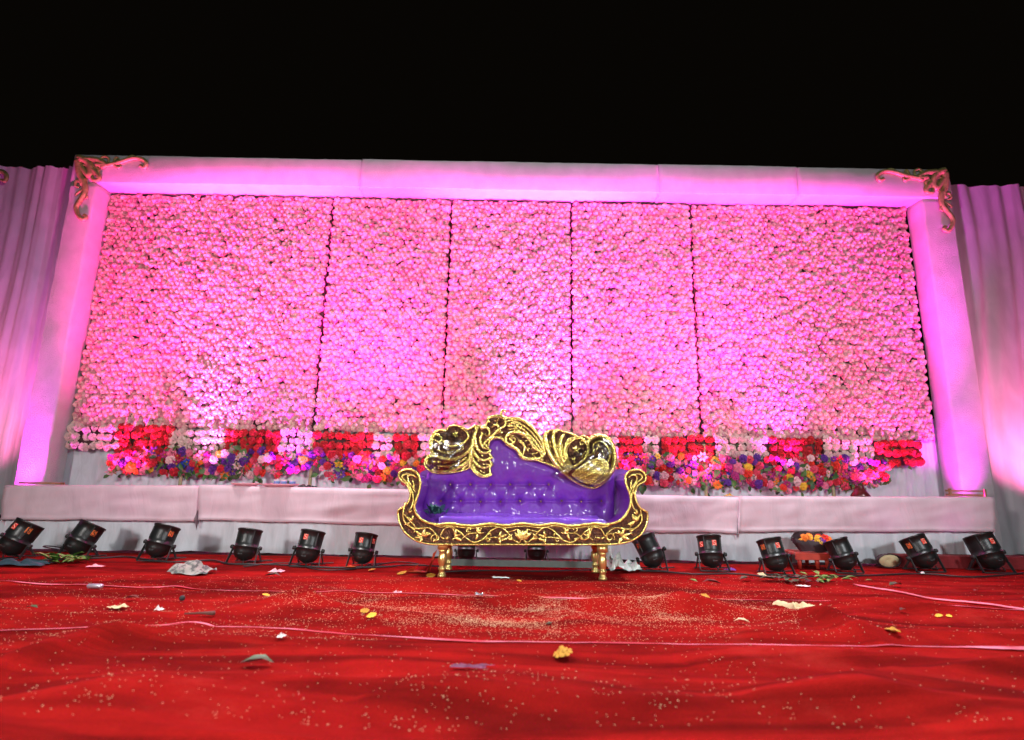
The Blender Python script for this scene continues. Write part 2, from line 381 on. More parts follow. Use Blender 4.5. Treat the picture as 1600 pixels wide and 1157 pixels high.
# ------------------------------------------------------------------ pink lit fleece frame
ztop = at(118, 243, YF).z; ztopr = at(1480, 262, YF).z; zt = (ztop + ztopr) / 2
zbot = (at(160, 288, YF).z + at(1300, 304, YF).z) / 2
lxi = (at(150, 290, YF).x + at(85, 650, YF).x) / 2; rxi = (at(1440, 310, YF).x + at(1488, 650, YF).x) / 2
frame = empty('stage_frame', ((lx + rx) / 2, YF, 0), label='tall fleece-covered stage frame around the flower wall', cat='frame')
fo = Vector(frame.location)
def fuzz_box(name, x0, x1, y0, y1, z0, z1, ch, seed, vertical):
    # a bar with rounded long edges, subdivided and slightly uneven
    vs = []; fs = []
    if vertical:
        prof = [(x0 + ch, y1), (x0, y1 - .02), (x0, y0 + ch * .9), (x0 + ch * .35, y0 + ch * .3), (x0 + ch, y0), ((x0 + x1) / 2, y0 - .008), (x1 - ch, y0), (x1 - ch * .35, y0 + ch * .3), (x1, y0 + ch * .9), (x1, y1 - .02), (x1 - ch, y1)]
        L = z1 - z0
    else:
        prof = [(y1, z1 - .01), (y1 - .02, z1), (y0 + ch, z1), (y0 + ch * .3, z1 - ch * .3), (y0, z1 - ch), (y0 - .006, (z0 + z1) / 2), (y0, z0 + ch), (y0 + ch * .3, z0 + ch * .3), (y0 + ch, z0), (y1 - .02, z0), (y1, z0 + .01)]
        L = x1 - x0
    n = int(L / .06); k = len(prof)
    for i in range(n + 1):
        t = L * i / n
        for a, b in prof:
            wv = .008 * N3(t * 5, a * 6 + seed, b * 6) + .020 * N3(t * .9, a * 2 + seed, b * 2)
            if vertical: vs.append((a + wv, b + wv, z0 + t))
            else: vs.append((x0 + t, a + wv, b + wv + .004 * N3(t * 18, b * 9 + seed)))
    for i in range(n):
        for j in range(k):
            q = i * k + j; q2 = i * k + (j + 1) % k; fs.append((q, q2, q2 + k, q + k) if vertical else (q, q + k, q2 + k, q2))
    fs.append(tuple(range(k))); fs.append(tuple(n * k + j for j in range(k))[::-1])
    me = mesh(name, [Vector(v) - fo for v in vs], fs)
    b = bmesh.new(); b.from_mesh(me); bmesh.ops.recalc_face_normals(b, faces=b.faces); b.to_mesh(me); b.free()
    return me
link('column', fuzz_box('column', lx, lxi, YF, YB + .02, 0, zbot - .01, .028, 1, True), M['fluff'], frame)
link('column', fuzz_box('column', rxi, rx, YF, YB + .02, 0, zbot - .01, .028, 5, True), M['fluff'], frame)
cuts = [lx] + [at(q, 290, YF).x for q in (562, 1030, 1247)] + [rx]
for i, (a, b) in enumerate(zip(cuts, cuts[1:])):
    e = .004 * ((i * 7) % 3 - 1)
    link('header_beam', fuzz_box('header_beam', a + (.004 if i else 0), b - (.004 if i < 3 else 0), YF + e, YB + .1, zbot, zt + e * 2, .02, 11 + i, False), M['fluff'], frame)

# carved corner ornaments (traced once, mirrored for the right corner)
def ornament(px_pts_list, Y, parent, name='corner_ornament'):
    b = MB()
    for pts, r0, r1 in px_pts_list:
        P = [at(x, y, Y) - (Vector(parent.location) if parent else Vector()) for x, y in pts]
        n = len(P); b.tube(P, [r0 + (r1 - r0) * i / (n - 1) for i in range(n)], 8, flat=.75)
    return b
ol = [([(122, 247), (135, 252), (142, 262), (140, 275), (132, 268), (125, 258)], .055, .035),
      ([(124, 250), (150, 250), (165, 258), (158, 262)], .05, .03),
      ([(122, 250), (124, 270), (130, 285), (126, 288)], .05, .035),
      ([(140, 262), (152, 272), (155, 280), (147, 282), (143, 276)], .04, .025),
      ([(140, 270), (147, 262), (154, 266), (150, 273), (143, 271)], .025, .02),
      ([(126, 262), (132, 258), (138, 262), (134, 270), (127, 268)], .022, .02),
      ([(150, 258), (170, 258), (190, 253), (205, 248), (218, 248), (228, 254), (226, 262), (219, 259)], .038, .026),
      ([(160, 258), (157, 250), (163, 245), (170, 248), (169, 254)], .028, .014),
      ([(178, 256), (182, 246), (187, 252)], .024, .012),
      ([(175, 256), (186, 262), (188, 257)], .028, .014),
      ([(195, 250), (205, 244), (214, 246)], .018, .012),
      ([(130, 280), (133, 292), (132, 303), (124, 315), (119, 325), (122, 336), (129, 343), (135, 340), (131, 336)], .042, .024),
      ([(130, 285), (120, 283), (118, 290), (124, 293)], .028, .014),
      ([(131, 296), (121, 302), (118, 306)], .024, .014),
      ([(132, 300), (136, 308), (133, 311)], .024, .012)]
ornament(ol, YF - .035, frame).obj('corner_ornament', M['antique'], frame)
cl, cr = Vector((118, 243)), Vector((1480, 263))
olr = [([(cr.x - (x - cl.x) * 1.0 + (y - 243) * .14 - (y-243)*.02, cr.y + (y - cl.y) * .98 - (x - cl.x) * -.0 + (x-118) * .005) for x, y in pts], a, b) for pts, a, b in ol]
ornament(olr, YF - .035, frame).obj('corner_ornament', M['antique'], frame)
ob = MB(); 
ob.tube([at(-60, 272, 7.25), at(-35, 266, 7.25), at(-12, 268, 7.25), at(2, 268, 7.25), at(10, 274, 7.25), at(8, 283, 7.25), at(1, 281, 7.25)], [.03, .035, .035, .035, .03, .028, .02], 8, flat=.75)
ob.obj('scroll_ornament', M['antique'], label='curled end of a dark gold scroll at the far left on the sheer curtain', cat='ornament')

# ------------------------------------------------------------------ flowers
def rose_mesh(name, seed, layers=((1, .05, 6, 0), (.80, .34, 5, 0), (.54, .60, 4, 1)), r=.05, m=None, m2=None):
    # cupped overlapping petals round a tight bud; slot 0 outer petals, slot 1 heart
    rnd = random.Random(seed); vs = []; fs = []; mi = []
    for (rr, z, n, hi) in layers:
        off = rnd.random() * 6.3
        for k in range(n):
            a = off + 2 * math.pi * k / n; da = math.pi / n * 1.22
            tz = rnd.uniform(-.08, .08); ro = rr * rnd.uniform(.90, 1.06)
            base = len(vs)
            c = lambda q, rad, zz: (rad * math.cos(q) * r, rad * math.sin(q) * r, zz * r)
            vs += [c(a - da * .8, rr * .5, z - .1), c(a + da * .8, rr * .5, z - .1),
                   c(a - da * .9, ro * .84, z + .26 + tz), c(a, ro * .90, z + .40 + tz), c(a + da * .9, ro * .84, z + .26 + tz),
                   c(a - da * .45, ro * 1.05, z + .10 + tz), c(a + da * .45, ro * 1.05, z + .10 + tz)]
            f = [(base, base + 1, base + 3), (base, base + 3, base + 2), (base + 1, base + 4, base + 3), (base + 2, base + 3, base + 5), (base + 3, base + 6, base + 5), (base + 3, base + 4, base + 6)]
            fs += f; mi += [hi if m2 else 0] * len(f)
    base = len(vs); n = 5; k0 = len(fs)
    for k in range(n): a = 2 * math.pi * k / n; vs.append((.32 * r * math.cos(a), .32 * r * math.sin(a), .78 * r))
    for k in range(n): a = 2 * math.pi * k / n + .6; vs.append((.20 * r * math.cos(a), .20 * r * math.sin(a), 1.08 * r))
    vs.append((0, 0, .92 * r))
    for k in range(n): fs += [(base + k, base + (k + 1) % n, base + n + k), (base + (k + 1) % n, base + n + (k + 1) % n, base + n + k), (base + n + k, base + n + (k + 1) % n, base + 2 * n)]
    mi += [1 if m2 else 0] * (len(fs) - k0)
    base = len(vs); k0 = len(fs)
    for k in range(8): a = 2 * math.pi * k / 8; vs.append((.8 * r * math.cos(a), .8 * r * math.sin(a), .05 * r))
    vs.append((0, 0, -.3 * r))
    for k in range(8): fs.append((base + k, base + (k + 1) % 8, base + 8))
    fs.append(tuple(base + k for k in range(8))); mi += [0] * (len(fs) - k0)
    me = mesh(name, vs, fs, True)
    if m:
        me.materials.append(m)
        if m2: me.materials.append(m2)
    me.polygons.foreach_set('material_index', mi)
    return me
def daisy_mesh(name, seed, m, n=7, r=.06):
    rnd = random.Random(seed); b = MB()
    for k in range(n):
        a = 2 * math.pi * k / n + rnd.uniform(-.1, .1); u = Vector((math.cos(a), math.sin(a), 0)); t = Vector((-u.y, u.x, 0)); up = Vector((0, 0, 1))
        tip = rnd.uniform(.1, .5)
        b.add([u * .1 * r, u * .55 * r + t * .27 * r + up * .25 * r, u * .55 * r - t * .27 * r + up * .25 * r, u * .6 * r + up * .36 * r, u * r + up * tip * r * .6],
              [(0, 3, 1), (0, 2, 3), (1, 3, 4), (3, 2, 4)])
    b.lathe([(.2 * r, .1 * r), (.17 * r, .3 * r), (0, .36 * r)], 6, mi=1)
    me = b.me(name, True, [m, M['centre']]); return me
M['centre'] = mat('flower_centre', (.5, .3, .04), .8)
def facing(nx=0, nz=0, spin=0):   # local +Z turned towards the camera side (-Y)
    d = Vector((nx, -1, nz)).normalized()
    return d.to_track_quat('Z', 'Y') @ Matrix.Rotation(spin, 3, 'Z').to_quaternion()

pinks = [(.72, .24, .34), (.80, .38, .38), (.70, .22, .38), (.82, .44, .42), (.62, .13, .24), (.78, .33, .46), (.84, .50, .44), (.66, .18, .28), (.76, .30, .36)]
M['wallrose'] = varied('pale_pink_silk_rose', pinks)
M['wallrose_a'] = varied('pale_pink_silk_rose_field', pinks, attr='rv')
hearts = [(.84, .46, .44), (.88, .60, .52), (.82, .40, .46), (.90, .66, .56), (.80, .34, .38)]
M['heart'] = varied('peach_rose_heart', hearts); M['heart_a'] = varied('peach_rose_heart_field', hearts, attr='rv')
rose_v = [rose_mesh('rose', 40 + i, r=.0485, m=M['wallrose'], m2=M['heart']) for i in range(8)]
raw = [([Vector(v.co) for v in me.vertices], [tuple(p.vertices) for p in me.polygons], [p.material_index for p in me.polygons]) for me in rose_v]

def vx(*prs): return sum(at(x, y, YB).x for x, y in prs) / len(prs)
seams = [vx((177, 308), (108, 665)), vx((340, 308), (300, 667)), vx((519, 312), (493, 668)), vx((705, 313), (692, 668)), vx((890, 317), (896, 680)), vx((1076, 318), (1096, 683)), vx((1417, 330), (1458, 688))]
# the widest stretch on the right is two boards set tight together
seams = seams[:6] + [(seams[5] + seams[6]) / 2, seams[6]]
z_pt = (at(520, 313, YB).z + at(1200, 324, YB).z) / 2; z_pb = (at(300, 668, YB).z + at(1200, 688, YB).z) / 2
plab = ['leftmost pink rose board, beside the left fleece column', 'second pink rose board from the left of the flower wall',
        'pink rose board left of the sofa, third from the left', 'pink rose board above the left half of the sofa crest',
        'pink rose board above the right half of the sofa crest', 'pink rose board right of the sofa, above the red and pale rose blocks', 'rightmost pink rose board, beside the right fleece column']
for pi_ in range(7):
    x0, x1 = seams[pi_], seams[pi_ + 1]
    tight = pi_ in (0, 1, 5, 6)
    gl = .012 if pi_ not in (1, 6) else -.008; gr = .012 if pi_ not in (0, 5) else -.008
    root = empty('rose_screen', ((x0 + x1) / 2, YB, z_pb), label=plab[pi_], cat='flower screen', group='rose boards of the flower wall')
    o = Vector(root.location)
    MB().box(((0), .03, (z_pt - z_pb) / 2), (x1 - x0 - .02, .03, z_pt - z_pb - .02)).obj('backing', M['backing'], root, smooth=False)
    sp = .0705; pts = []; j = 0; z = z_pb + .035
    while z < z_pt - .02:
        n = max(1, round((x1 - x0 - gl - gr) / sp)); step = (x1 - x0 - gl - gr) / n
        for i in range(n):
            x = x0 + gl + step * (i + .5) + (step * .25 if j % 2 else -step * .25)
            x = min(x1 - gr - .038, max(x0 + gl + .038, x + random.gauss(0, .008)))
            pts.append((x, z + random.gauss(0, .011)))
        z += sp * .86; j += 1
    pts.sort(key=lambda p: p[1])
    bulk_v = []; bulk_f = []; bulk_m = []; rv = []
    for idx, (x, z) in enumerate(pts):
        big = N3(x * 1.3, z * 1.3, 2)
        q = facing(random.gauss(0, .24), random.gauss(-.08, .24), random.random() * 6.3)
        s = random.uniform(.82, 1.16); y = random.gauss(0, .008) - .005
        loc = Vector((x, YB + y, z)) - o
        if idx < 300:
            r = link('rose', random.choice(rose_v), parent=root, loc=loc)
            r.rotation_mode = 'QUATERNION'; r.rotation_quaternion = q; r.scale = (s, s, s)
        else:
            v, f, mm = random.choice(raw); bulk_m += mm; n = len(bulk_v); c = random.random()
            bulk_v += [q @ (p * s) + loc for p in v]; bulk_f += [tuple(i + n for i in t) for t in f]; rv += [c] * len(v)
    me = mesh('rose_field', bulk_v, bulk_f, True)
    at_ = me.attributes.new('rv', 'FLOAT', 'POINT'); at_.data.foreach_set('value', rv)
    me.materials.append(M['wallrose_a']); me.materials.append(M['heart_a']); me.polygons.foreach_set('material_index', bulk_m)
    link('rose_field', me, None, root, kind='stuff')

# rows of red and pale rose blocks under the boards
M['palerose'] = varied('ivory_pink_rose', [(.74, .48, .46), (.80, .60, .55), (.72, .42, .44), (.82, .66, .60)])
M['redrose'] = varied('red_rose', [(.50, .010, .014), (.62, .018, .03), (.40, .008, .012), (.66, .03, .05)])
pale_v = [rose_mesh('rose', 60 + i, r=.063, m=M['palerose']) for i in range(3)]
red_v = [rose_mesh('rose', 70 + i, r=.064, m=M['redrose']) for i in range(3)]
def leaf_me(name, L, W, m, curl=.2):
    vs = [(0, 0, 0), (W * .5, L * .35, .12 * L), (-W * .5, L * .35, .12 * L), (0, L * .4, 0), (W * .42, L * .68, .1 * L), (-W * .42, L * .68, .1 * L), (0, L * .72, .02 * L), (0, L, -curl * L)]
    fs = [(0, 1, 3), (0, 3, 2), (3, 1, 4, 6), (2, 3, 6, 5), (6, 4, 7), (5, 6, 7)]
    me = mesh(name, vs, fs); me.materials.append(m); return me
leaf_v = [leaf_me('leaf', .10, .05, M['leaf']), leaf_me('leaf', .075, .045, M['leaf'], .35)]
YR = 7.205
blocks = [(108, 187, 663, 703, 'w'), (187, 268, 664, 722, 'r'), (268, 352, 670, 708, 'w'), (352, 438, 671, 707, 'r'), (438, 490, 672, 706, 'w'), (490, 582, 676, 716, 'r'), (582, 614, 678, 718, 'w'), (614, 655, 678, 718, 'r'),
          (655, 700, 679, 716, 'w'), (700, 780, 681, 718, 'r'), (780, 860, 682, 718, 'w'), (860, 952, 682, 718, 'r'), (952, 966, 682, 722, 'w'),
          (966, 1002, 682, 722, 'r'), (1002, 1032, 682, 718, 'w'), (1032, 1115, 683, 716, 'r'), (1115, 1200, 684, 716, 'w'), (1200, 1285, 686, 720, 'r'), (1285, 1365, 686, 716, 'w'), (1365, 1442, 687, 730, 'r')]
ordn = ['first', 'second', 'third', 'fourth', 'fifth', 'sixth', 'seventh', 'eighth', 'ninth', 'tenth']
cnt = {'w': 0, 'r': 0}
for (xa, xb, ya, yb, kd) in blocks:
    A = at(xa, ya, YR); B = at(xb, yb, YR); B0 = at(xa, yb, YR)
    zt_, zb_ = at((xa + xb) / 2, ya, YR).z, at((xa + xb) / 2, yb, YR).z
    lab = ('pale pink' if kd == 'w' else 'red') + ' rose block under the boards, ' + ordn[cnt[kd]] + (' pale' if kd == 'w' else ' red') + ' one from the left'
    cnt[kd] += 1
    root = empty('rose_block', ((A.x + B.x) / 2, YR, zb_), label=lab, cat='flower block', group='blocks of roses under the flower boards')
    o = Vector(root.location); W_ = B.x - A.x; Hh = zt_ - zb_
    MB().box((0, .025, Hh / 2), (W_ - .01, .015, Hh - .04)).obj('backing', M['backing'], root, smooth=False)
    nx = max(1, round(W_ / .104)); nz = max(3, round(Hh / .104))
    for j in range(nz):
        for i in range(nx):
            r = link('rose', random.choice(pale_v if kd == 'w' else red_v), parent=root, loc=(-W_ / 2 + W_ * (i + .5) / nx + random.gauss(0, .011), random.gauss(-.005, .012), Hh * (j + .5) / nz + random.gauss(0, .011)))
            r.rotation_mode = 'QUATERNION'; r.rotation_quaternion = facing(random.gauss(0, .3), random.gauss(-.1, .3), random.random() * 6.3); s = random.uniform(.86, 1.0); r.scale = (s,) * 3
            if random.random() < .55:
                l = link('leaf', random.choice(leaf_v), parent=root, loc=(-W_ / 2 + W_ * (i + random.random()) / nx, -.012, Hh * (j + random.random() * .3) / nz))
                l.rotation_mode = 'QUATERNION'; l.rotation_quaternion = facing(random.gauss(0, .4), .2, random.random() * 6.3); l.scale = (.75,) * 3

# mixed garlands
gc = {'crimson': (.55, .012, .03), 'pink': (.80, .20, .32), 'blush': (.82, .50, .52), 'magenta': (.42, .02, .18), 'violet': (.11, .02, .26), 'orange': (.85, .22, .02), 'yellow': (.85, .50, .04), 'blue': (.03, .06, .5), 'scarlet': (.72, .03, .015), 'rosered': (.72, .06, .12)}
gm_ = {k: mat('silk_' + k, v, .7, noise_amt=.15, noise_scale=40) for k, v in gc.items()}
gr_ = {k: [rose_mesh('rose', 80 + i, r=.068, m=gm_[k]) for i in range(2)] for k in gc}
gd_ = {k: [daisy_mesh('daisy', 90, gm_[k], 6, .078), daisy_mesh('daisy', 91, gm_[k], 9, .068)] for k in gc}
wts = [('crimson', 16), ('pink', 14), ('blush', 8), ('magenta', 9), ('violet', 20), ('orange', 5), ('yellow', 4), ('blue', 1), ('scarlet', 10), ('rosered', 12)]
pick = [k for k, n in wts for _ in range(n)]
def garland(xa, xb, top, bot, lab, seed):
    rnd = random.Random(seed); Yg = 7.165
    c = at((xa + xb) / 2, (lerp_tab(bot, (xa + xb) / 2)), Yg)
    root = empty('flower_garland', c, label=lab, cat='garland')
    placed = []; tries = 0
    while tries < 9000 and len(placed) < 285:
        tries += 1
        px = rnd.uniform(xa, xb); py = rnd.uniform(lerp_tab(top, px), lerp_tab(bot, px))
        if any((px - a) ** 2 + (py - b) ** 2 < 8.3 ** 2 for a, b in placed): continue
        placed.append((px, py)); k = rnd.choice(pick)
        if 330 < px < 400 and rnd.random() < .4: k = 'blush'
        me = rnd.choice(gr_[k]) if rnd.random() < .55 else rnd.choice(gd_[k])
        p = at(px, py, Yg + rnd.uniform(-.045, .03))
        f = link(me.name.split('.')[0], me, parent=root, loc=p - c)
        f.rotation_mode = 'QUATERNION'; f.rotation_quaternion = facing(rnd.gauss(0, .45), rnd.gauss(-.1, .45), rnd.random() * 6.3)
        s = rnd.uniform(.62, 1.0); f.scale = (s,) * 3
    for _ in range(280):
        px = rnd.uniform(xa - 3, xb + 3); py = rnd.uniform(lerp_tab(top, px) - 2, lerp_tab(bot, px) + 8)
        p = at(px, py, Yg + rnd.uniform(-.05, .06))
        f = link('leaf', rnd.choice(leaf_v), parent=root, loc=p - c)
        f.rotation_mode = 'QUATERNION'; f.rotation_quaternion = facing(rnd.gauss(0, .5), rnd.gauss(0, .5), rnd.random() * 6.3); s = rnd.uniform(.8, 1.5); f.scale = (s,) * 3
    # wire backbone and its bamboo posts
    b = MB(); b.tube([at(xa + 5, lerp_tab(top, xa) + 14, Yg + .05) - c, at((xa + xb) / 2, lerp_tab(top, (xa + xb) / 2) + 18, Yg + .06) - c, at(xb - 5, lerp_tab(top, xb) + 14, Yg + .05) - c], .02, 6)
    b.obj('backbone', M['backing'], root)
    return root, c, Yg
g1, c1, Yg = garland(172, 690, [(170, 712), (230, 704), (290, 706), (400, 702), (480, 704), (600, 712), (700, 716)], [(170, 738), (230, 737), (350, 742), (440, 744), (490, 728), (520, 748), (600, 752), (700, 750)], 'long garland of mixed red, pink and violet flowers left of the sofa', 5)
g2, c2, _ = garland(950, 1386, [(950, 712), (1030, 712), (1150, 714), (1250, 716), (1330, 716), (1386, 724)], [(950, 752), (1010, 755), (1100, 760), (1180, 757), (1230, 768), (1290, 760), (1340, 760), (1386, 745)], 'long garland of mixed pink, violet and yellow flowers right of the sofa', 9)
for (px, r, c) in ((283, g1, c1), (485, g1, c1), (1102, g2, c2), (1300, g2, c2)):
    p = at(px, 745, 7.2); MB().tube([Vector((p.x, p.y, .0)) - c, Vector((p.x, p.y, 1.35)) - c], .022, 7, smooth=False).obj('bamboo_post', mat('bamboo', (.42, .36, .2), .6), r)

# ------------------------------------------------------------------ draped benches
YBN = 6.35
def bench(tl, tr, bl, br, seed, lab, over=.0):
    P = [at(*tl, YBN), at(*tr, YBN), at(*bl, YBN), at(*br, YBN)]
    c = Vector(((P[0].x + P[1].x) / 2, YBN, 0))
    root = empty('draped_bench', c, label=lab, cat='bench', group='long cloth covered benches')
    nx = int((P[1].x - P[0].x) * 22); vs = []; fs = []
    rows = [('b', 0, .02), ('b', 0, 0)] + [('f', j / 12, 0) for j in range(1, 13)] + [('t', .08, 0), ('t', .5, 0), ('t', 1, 0), ('k', 1, 0)]
    for kd, t, e in rows:
        for i in range(nx + 1):
            u = i / nx; T = P[0].lerp(P[1], u); B = P[2].lerp(P[3], u)
            sag = .012 * N3(T.x * 2, seed) + .004 * N3(T.x * 9, seed)
            B = Vector((B.x, B.y, B.z + sag))
            if kd == 'b': v = Vector((B.x, YBN + .012 + e, B.z + (.01 if e else -.0)))
            elif kd == 'f':
                v = B.lerp(T, t); v.y = YBN + .012 * N3(v.x * 1.2, v.z * 3, seed) + .013 * N3(v.x * 1.6 + v.z * 6, v.z * 9 - v.x * 3, seed + 3) + (.03 * (1 - t) ** 2) + (.012 if t == 1 else 0)
            elif kd == 't': v = T.copy(); v.y = YBN + .012 + .22 * t; v.z += .004 - .0 * t + .003 * N3(v.x * 3, t * 3, seed)
            else: v = T.copy(); v.y = YBN + .24; v.z = .05
            vs.append(v - c)
    for j in range(len(rows) - 1):
        for i in range(nx):
            q = j * (nx + 1) + i; fs.append((q, q + 1, q + nx + 2, q + nx + 1))
    # ends
    n = len(rows); fs.append(tuple(j * (nx + 1) for j in range(n))); fs.append(tuple(j * (nx + 1) + nx for j in range(n))[::-1])
    link('cover', mesh('cover', vs, fs), M['bench'], root)
    zs = (P[2].z + P[3].z) / 2
    sk = drape('skirt', P[2].x - .06, P[3].x + .06, YBN + .10, .005, min(P[2].z, P[3].z) + .08, .016, 1.7, M['curtain'], seed + 40)
    sk.parent = root; sk.matrix_parent_inverse = Matrix.Translation(-c)
    return root
bench((6, 759), (306, 760), (-2, 812), (301, 815), 3, 'pale pink cloth bench at the left under the garland start')
bench((309, 759), (1155, 778), (308, 813), (1153, 834), 8, 'longest pale pink cloth bench, passing behind the purple sofa')
bench((1158, 777), (1554, 778), (1157, 831), (1558, 831), 13, 'pale pink cloth bench at the right with creased cloth')
# skirts continue beside the benches: curtain foot left and right
# ------------------------------------------------------------------ par lights
def par_can(px, ytop, ybot, lean, sticker, lab, back=.30, Yoff=0, power=0, col=(1, .1, .6), target=None, sc=1.0, yaw=0, floor=None, angle=50):
    g = floor if floor is not None else ground(px, ybot)
    hgt = abs(at(px, ytop, g.y).z) if floor is None else .38
    root = empty('par_light', (g.x, g.y, H(g.x, g.y) + .008), yaw, label=lab, cat='stage light', group='black par stage lights on the floor')
    s = hgt / .40 * sc
    ax = Matrix.Rotation(R(lean), 3, 'Y') @ Matrix.Rotation(-back, 3, 'X')    # lean sideways, tip away from the viewer
    piv = Vector((0, 0, .175 * s))
    Mx = Matrix.Translation(piv) @ ax.to_4x4() @ Matrix.Scale(s, 4)
    b = MB()
    b.lathe([(0, -.150), (.03, -.150), (.035, -.143), (.085, -.126), (.116, -.092), (.130, -.05), (.131, -.005), (.135, -.003), (.135, .004), (.130, .006), (.130, .05), (.132, .12), (.134, .185), (.140, .187), (.142, .205), (.134, .207), (.128, .19), (.120, .10), (0, .10)], 24, Mx)
    b.obj('body', M['black'], root)
    b = MB(); b.lathe([(0, .165), (.118, .165), (.120, .16), (.118, .158), (0, .158)], 20, Mx); b.obj('lens', M['lens'], root)
    for a in (-1, 1):      # cooling fins / side rails and knobs
        b = MB(); b.lathe([(.0, 0), (.022, 0), (.025, .01), (.022, .03), (.0, .032)], 8, Matrix.Translation(piv) @ (Matrix.Rotation(R(lean), 4, 'Y')) @ Matrix.Translation((a * .152 * s, 0, 0)) @ Matrix.Rotation(a * R(90), 4, 'Y') @ Matrix.Scale(s, 4))
        b.obj('knob', M['blackm'], root)
    k = piv + Matrix.Rotation(R(lean), 3, 'Y') @ Vector((-.148 * s, 0, 0)); k2 = piv + Matrix.Rotation(R(lean), 3, 'Y') @ Vector((.148 * s, 0, 0))
    for dy, dxx in ((-.11, .02), (.12, -.01)):    # the two yoke straps, splayed to front and back
        b = MB()
        for a, kk in ((-1, k), (1, k2)):
            foot = Vector((kk.x + a * dxx * s, dy * s, .008))
            d = foot - kk; ang = math.atan2(d.y, -d.z)
            mid = (kk + foot) / 2; rot = d.to_track_quat('Z', 'X').to_matrix()
            b.box(mid, (.028 * s, .007, d.length), Matrix.Rotation(0, 3, 'Z') @ rot)
        b.box(((k.x + k2.x) / 2, dy * s, .006), (k2.x - k.x + .03 * s, .03 * s, .008))
        b.obj('yoke', M['blackm'], root, smooth=False)
    b = MB()
    b.box(Mx @ Vector((0, 0, .03)), (.012 * s, .25 * s, .004)) if False else None
    for q in range(4):
        a_ = q * math.pi / 2 + .785
        MB().box(Mx @ Vector((.131 * math.cos(a_), .131 * math.sin(a_), .11)), (.012 * s, .012 * s, .15 * s), ax).obj('rib', M['blackm'], root, smooth=False)
    b.box(Mx @ Vector((.0, -.112, -.075)), (.05 * s, .014 * s, .03 * s), ax)
    b.obj('socket', M['blackm'], root, smooth=False)
    # tail lead
    tl = Mx @ Vector((.03, -.05, -.145)); b = MB()
    b.tube([tl, tl + Vector((.01, -.015, -.035)), Vector((tl.x + .05, .02, .012)), Vector((tl.x + .10, .10, .01)), Vector((tl.x + .2, .13, .01))], .006, 6)
    b.obj('power_lead', M['rubber'], root)
    # stickers with their mark
    for (ang, mt, zc) in sticker:
        a0 = R(-90 + ang); da = .034 / .131; vs = []; fs = []
        for i in range(5):
            a_ = a0 - da * .75 + 1.5 * da * i / 4
            for z in (zc - .030, zc + .030): vs.append(Mx @ Vector((.1345 * math.cos(a_), .1345 * math.sin(a_), z)))
        for i in range(4): fs.append((2 * i, 2 * i + 2, 2 * i + 3, 2 * i + 1))
        MB().add(vs, fs).obj('sticker', M[mt], root)
        b = MB(); cur = [(.016, .022), (.0, .026), (-.014, .016), (-.004, .003), (.010, -.004), (.014, -.016), (.0, -.025), (-.016, -.02)]
        b.tube([Mx @ Vector((.1365 * math.cos(a0 + x / .131), .1365 * math.sin(a0 + x / .131), zc + z)) for x, z in cur], .0035 * s, 5)
        b.obj('sticker_mark', M['mark'] if mt == 'orange' else M['markw'], root)
    if power:
        src = root.location + Matrix.Rotation(yaw, 3, 'Z') @ (Mx @ Vector((0, 0, .22)))
        tg = target if target is not None else src + Matrix.Rotation(yaw, 3, 'Z') @ (ax @ Vector((0, 0, 1)))
        if floor is None:      # the beam just clears the bench edge
            el = min(R(84), math.atan2(.83 - src.z, 6.35 - src.y) + R(angle / 2 + 5)); dx = tg.x - src.x
            tg = src + Vector((dx * .3, math.cos(el), math.sin(el)))
        sp_ = spot(src, tg, power, col, angle)
        if floor is not None and True: sp_.data.spot_blend = 1; sp_.data.shadow_soft_size = .06
    return root
M['mark'] = mat('sticker_ink', (.05, .02, .015), .5); M['markw'] = mat('sticker_pale_ink', (.8, .45, .35), .5)
ml = bpy.data.materials.new('magenta_lens'); ml.use_nodes = True
pb = ml.node_tree.nodes['Principled BSDF']; pb.inputs['Base Color'].default_value = (.3, .05, .2, 1); pb.inputs['Emission Color'].default_value = (1, .12, .7, 1); pb.inputs['Emission Strength'].default_value = 2
M['lens'] = ml
PK, MG, HM, SK = (1, .035, .39), (1, .03, .85), (1, .10, .80), (1, .14, .42)
FP = 1400   # power of the floor row
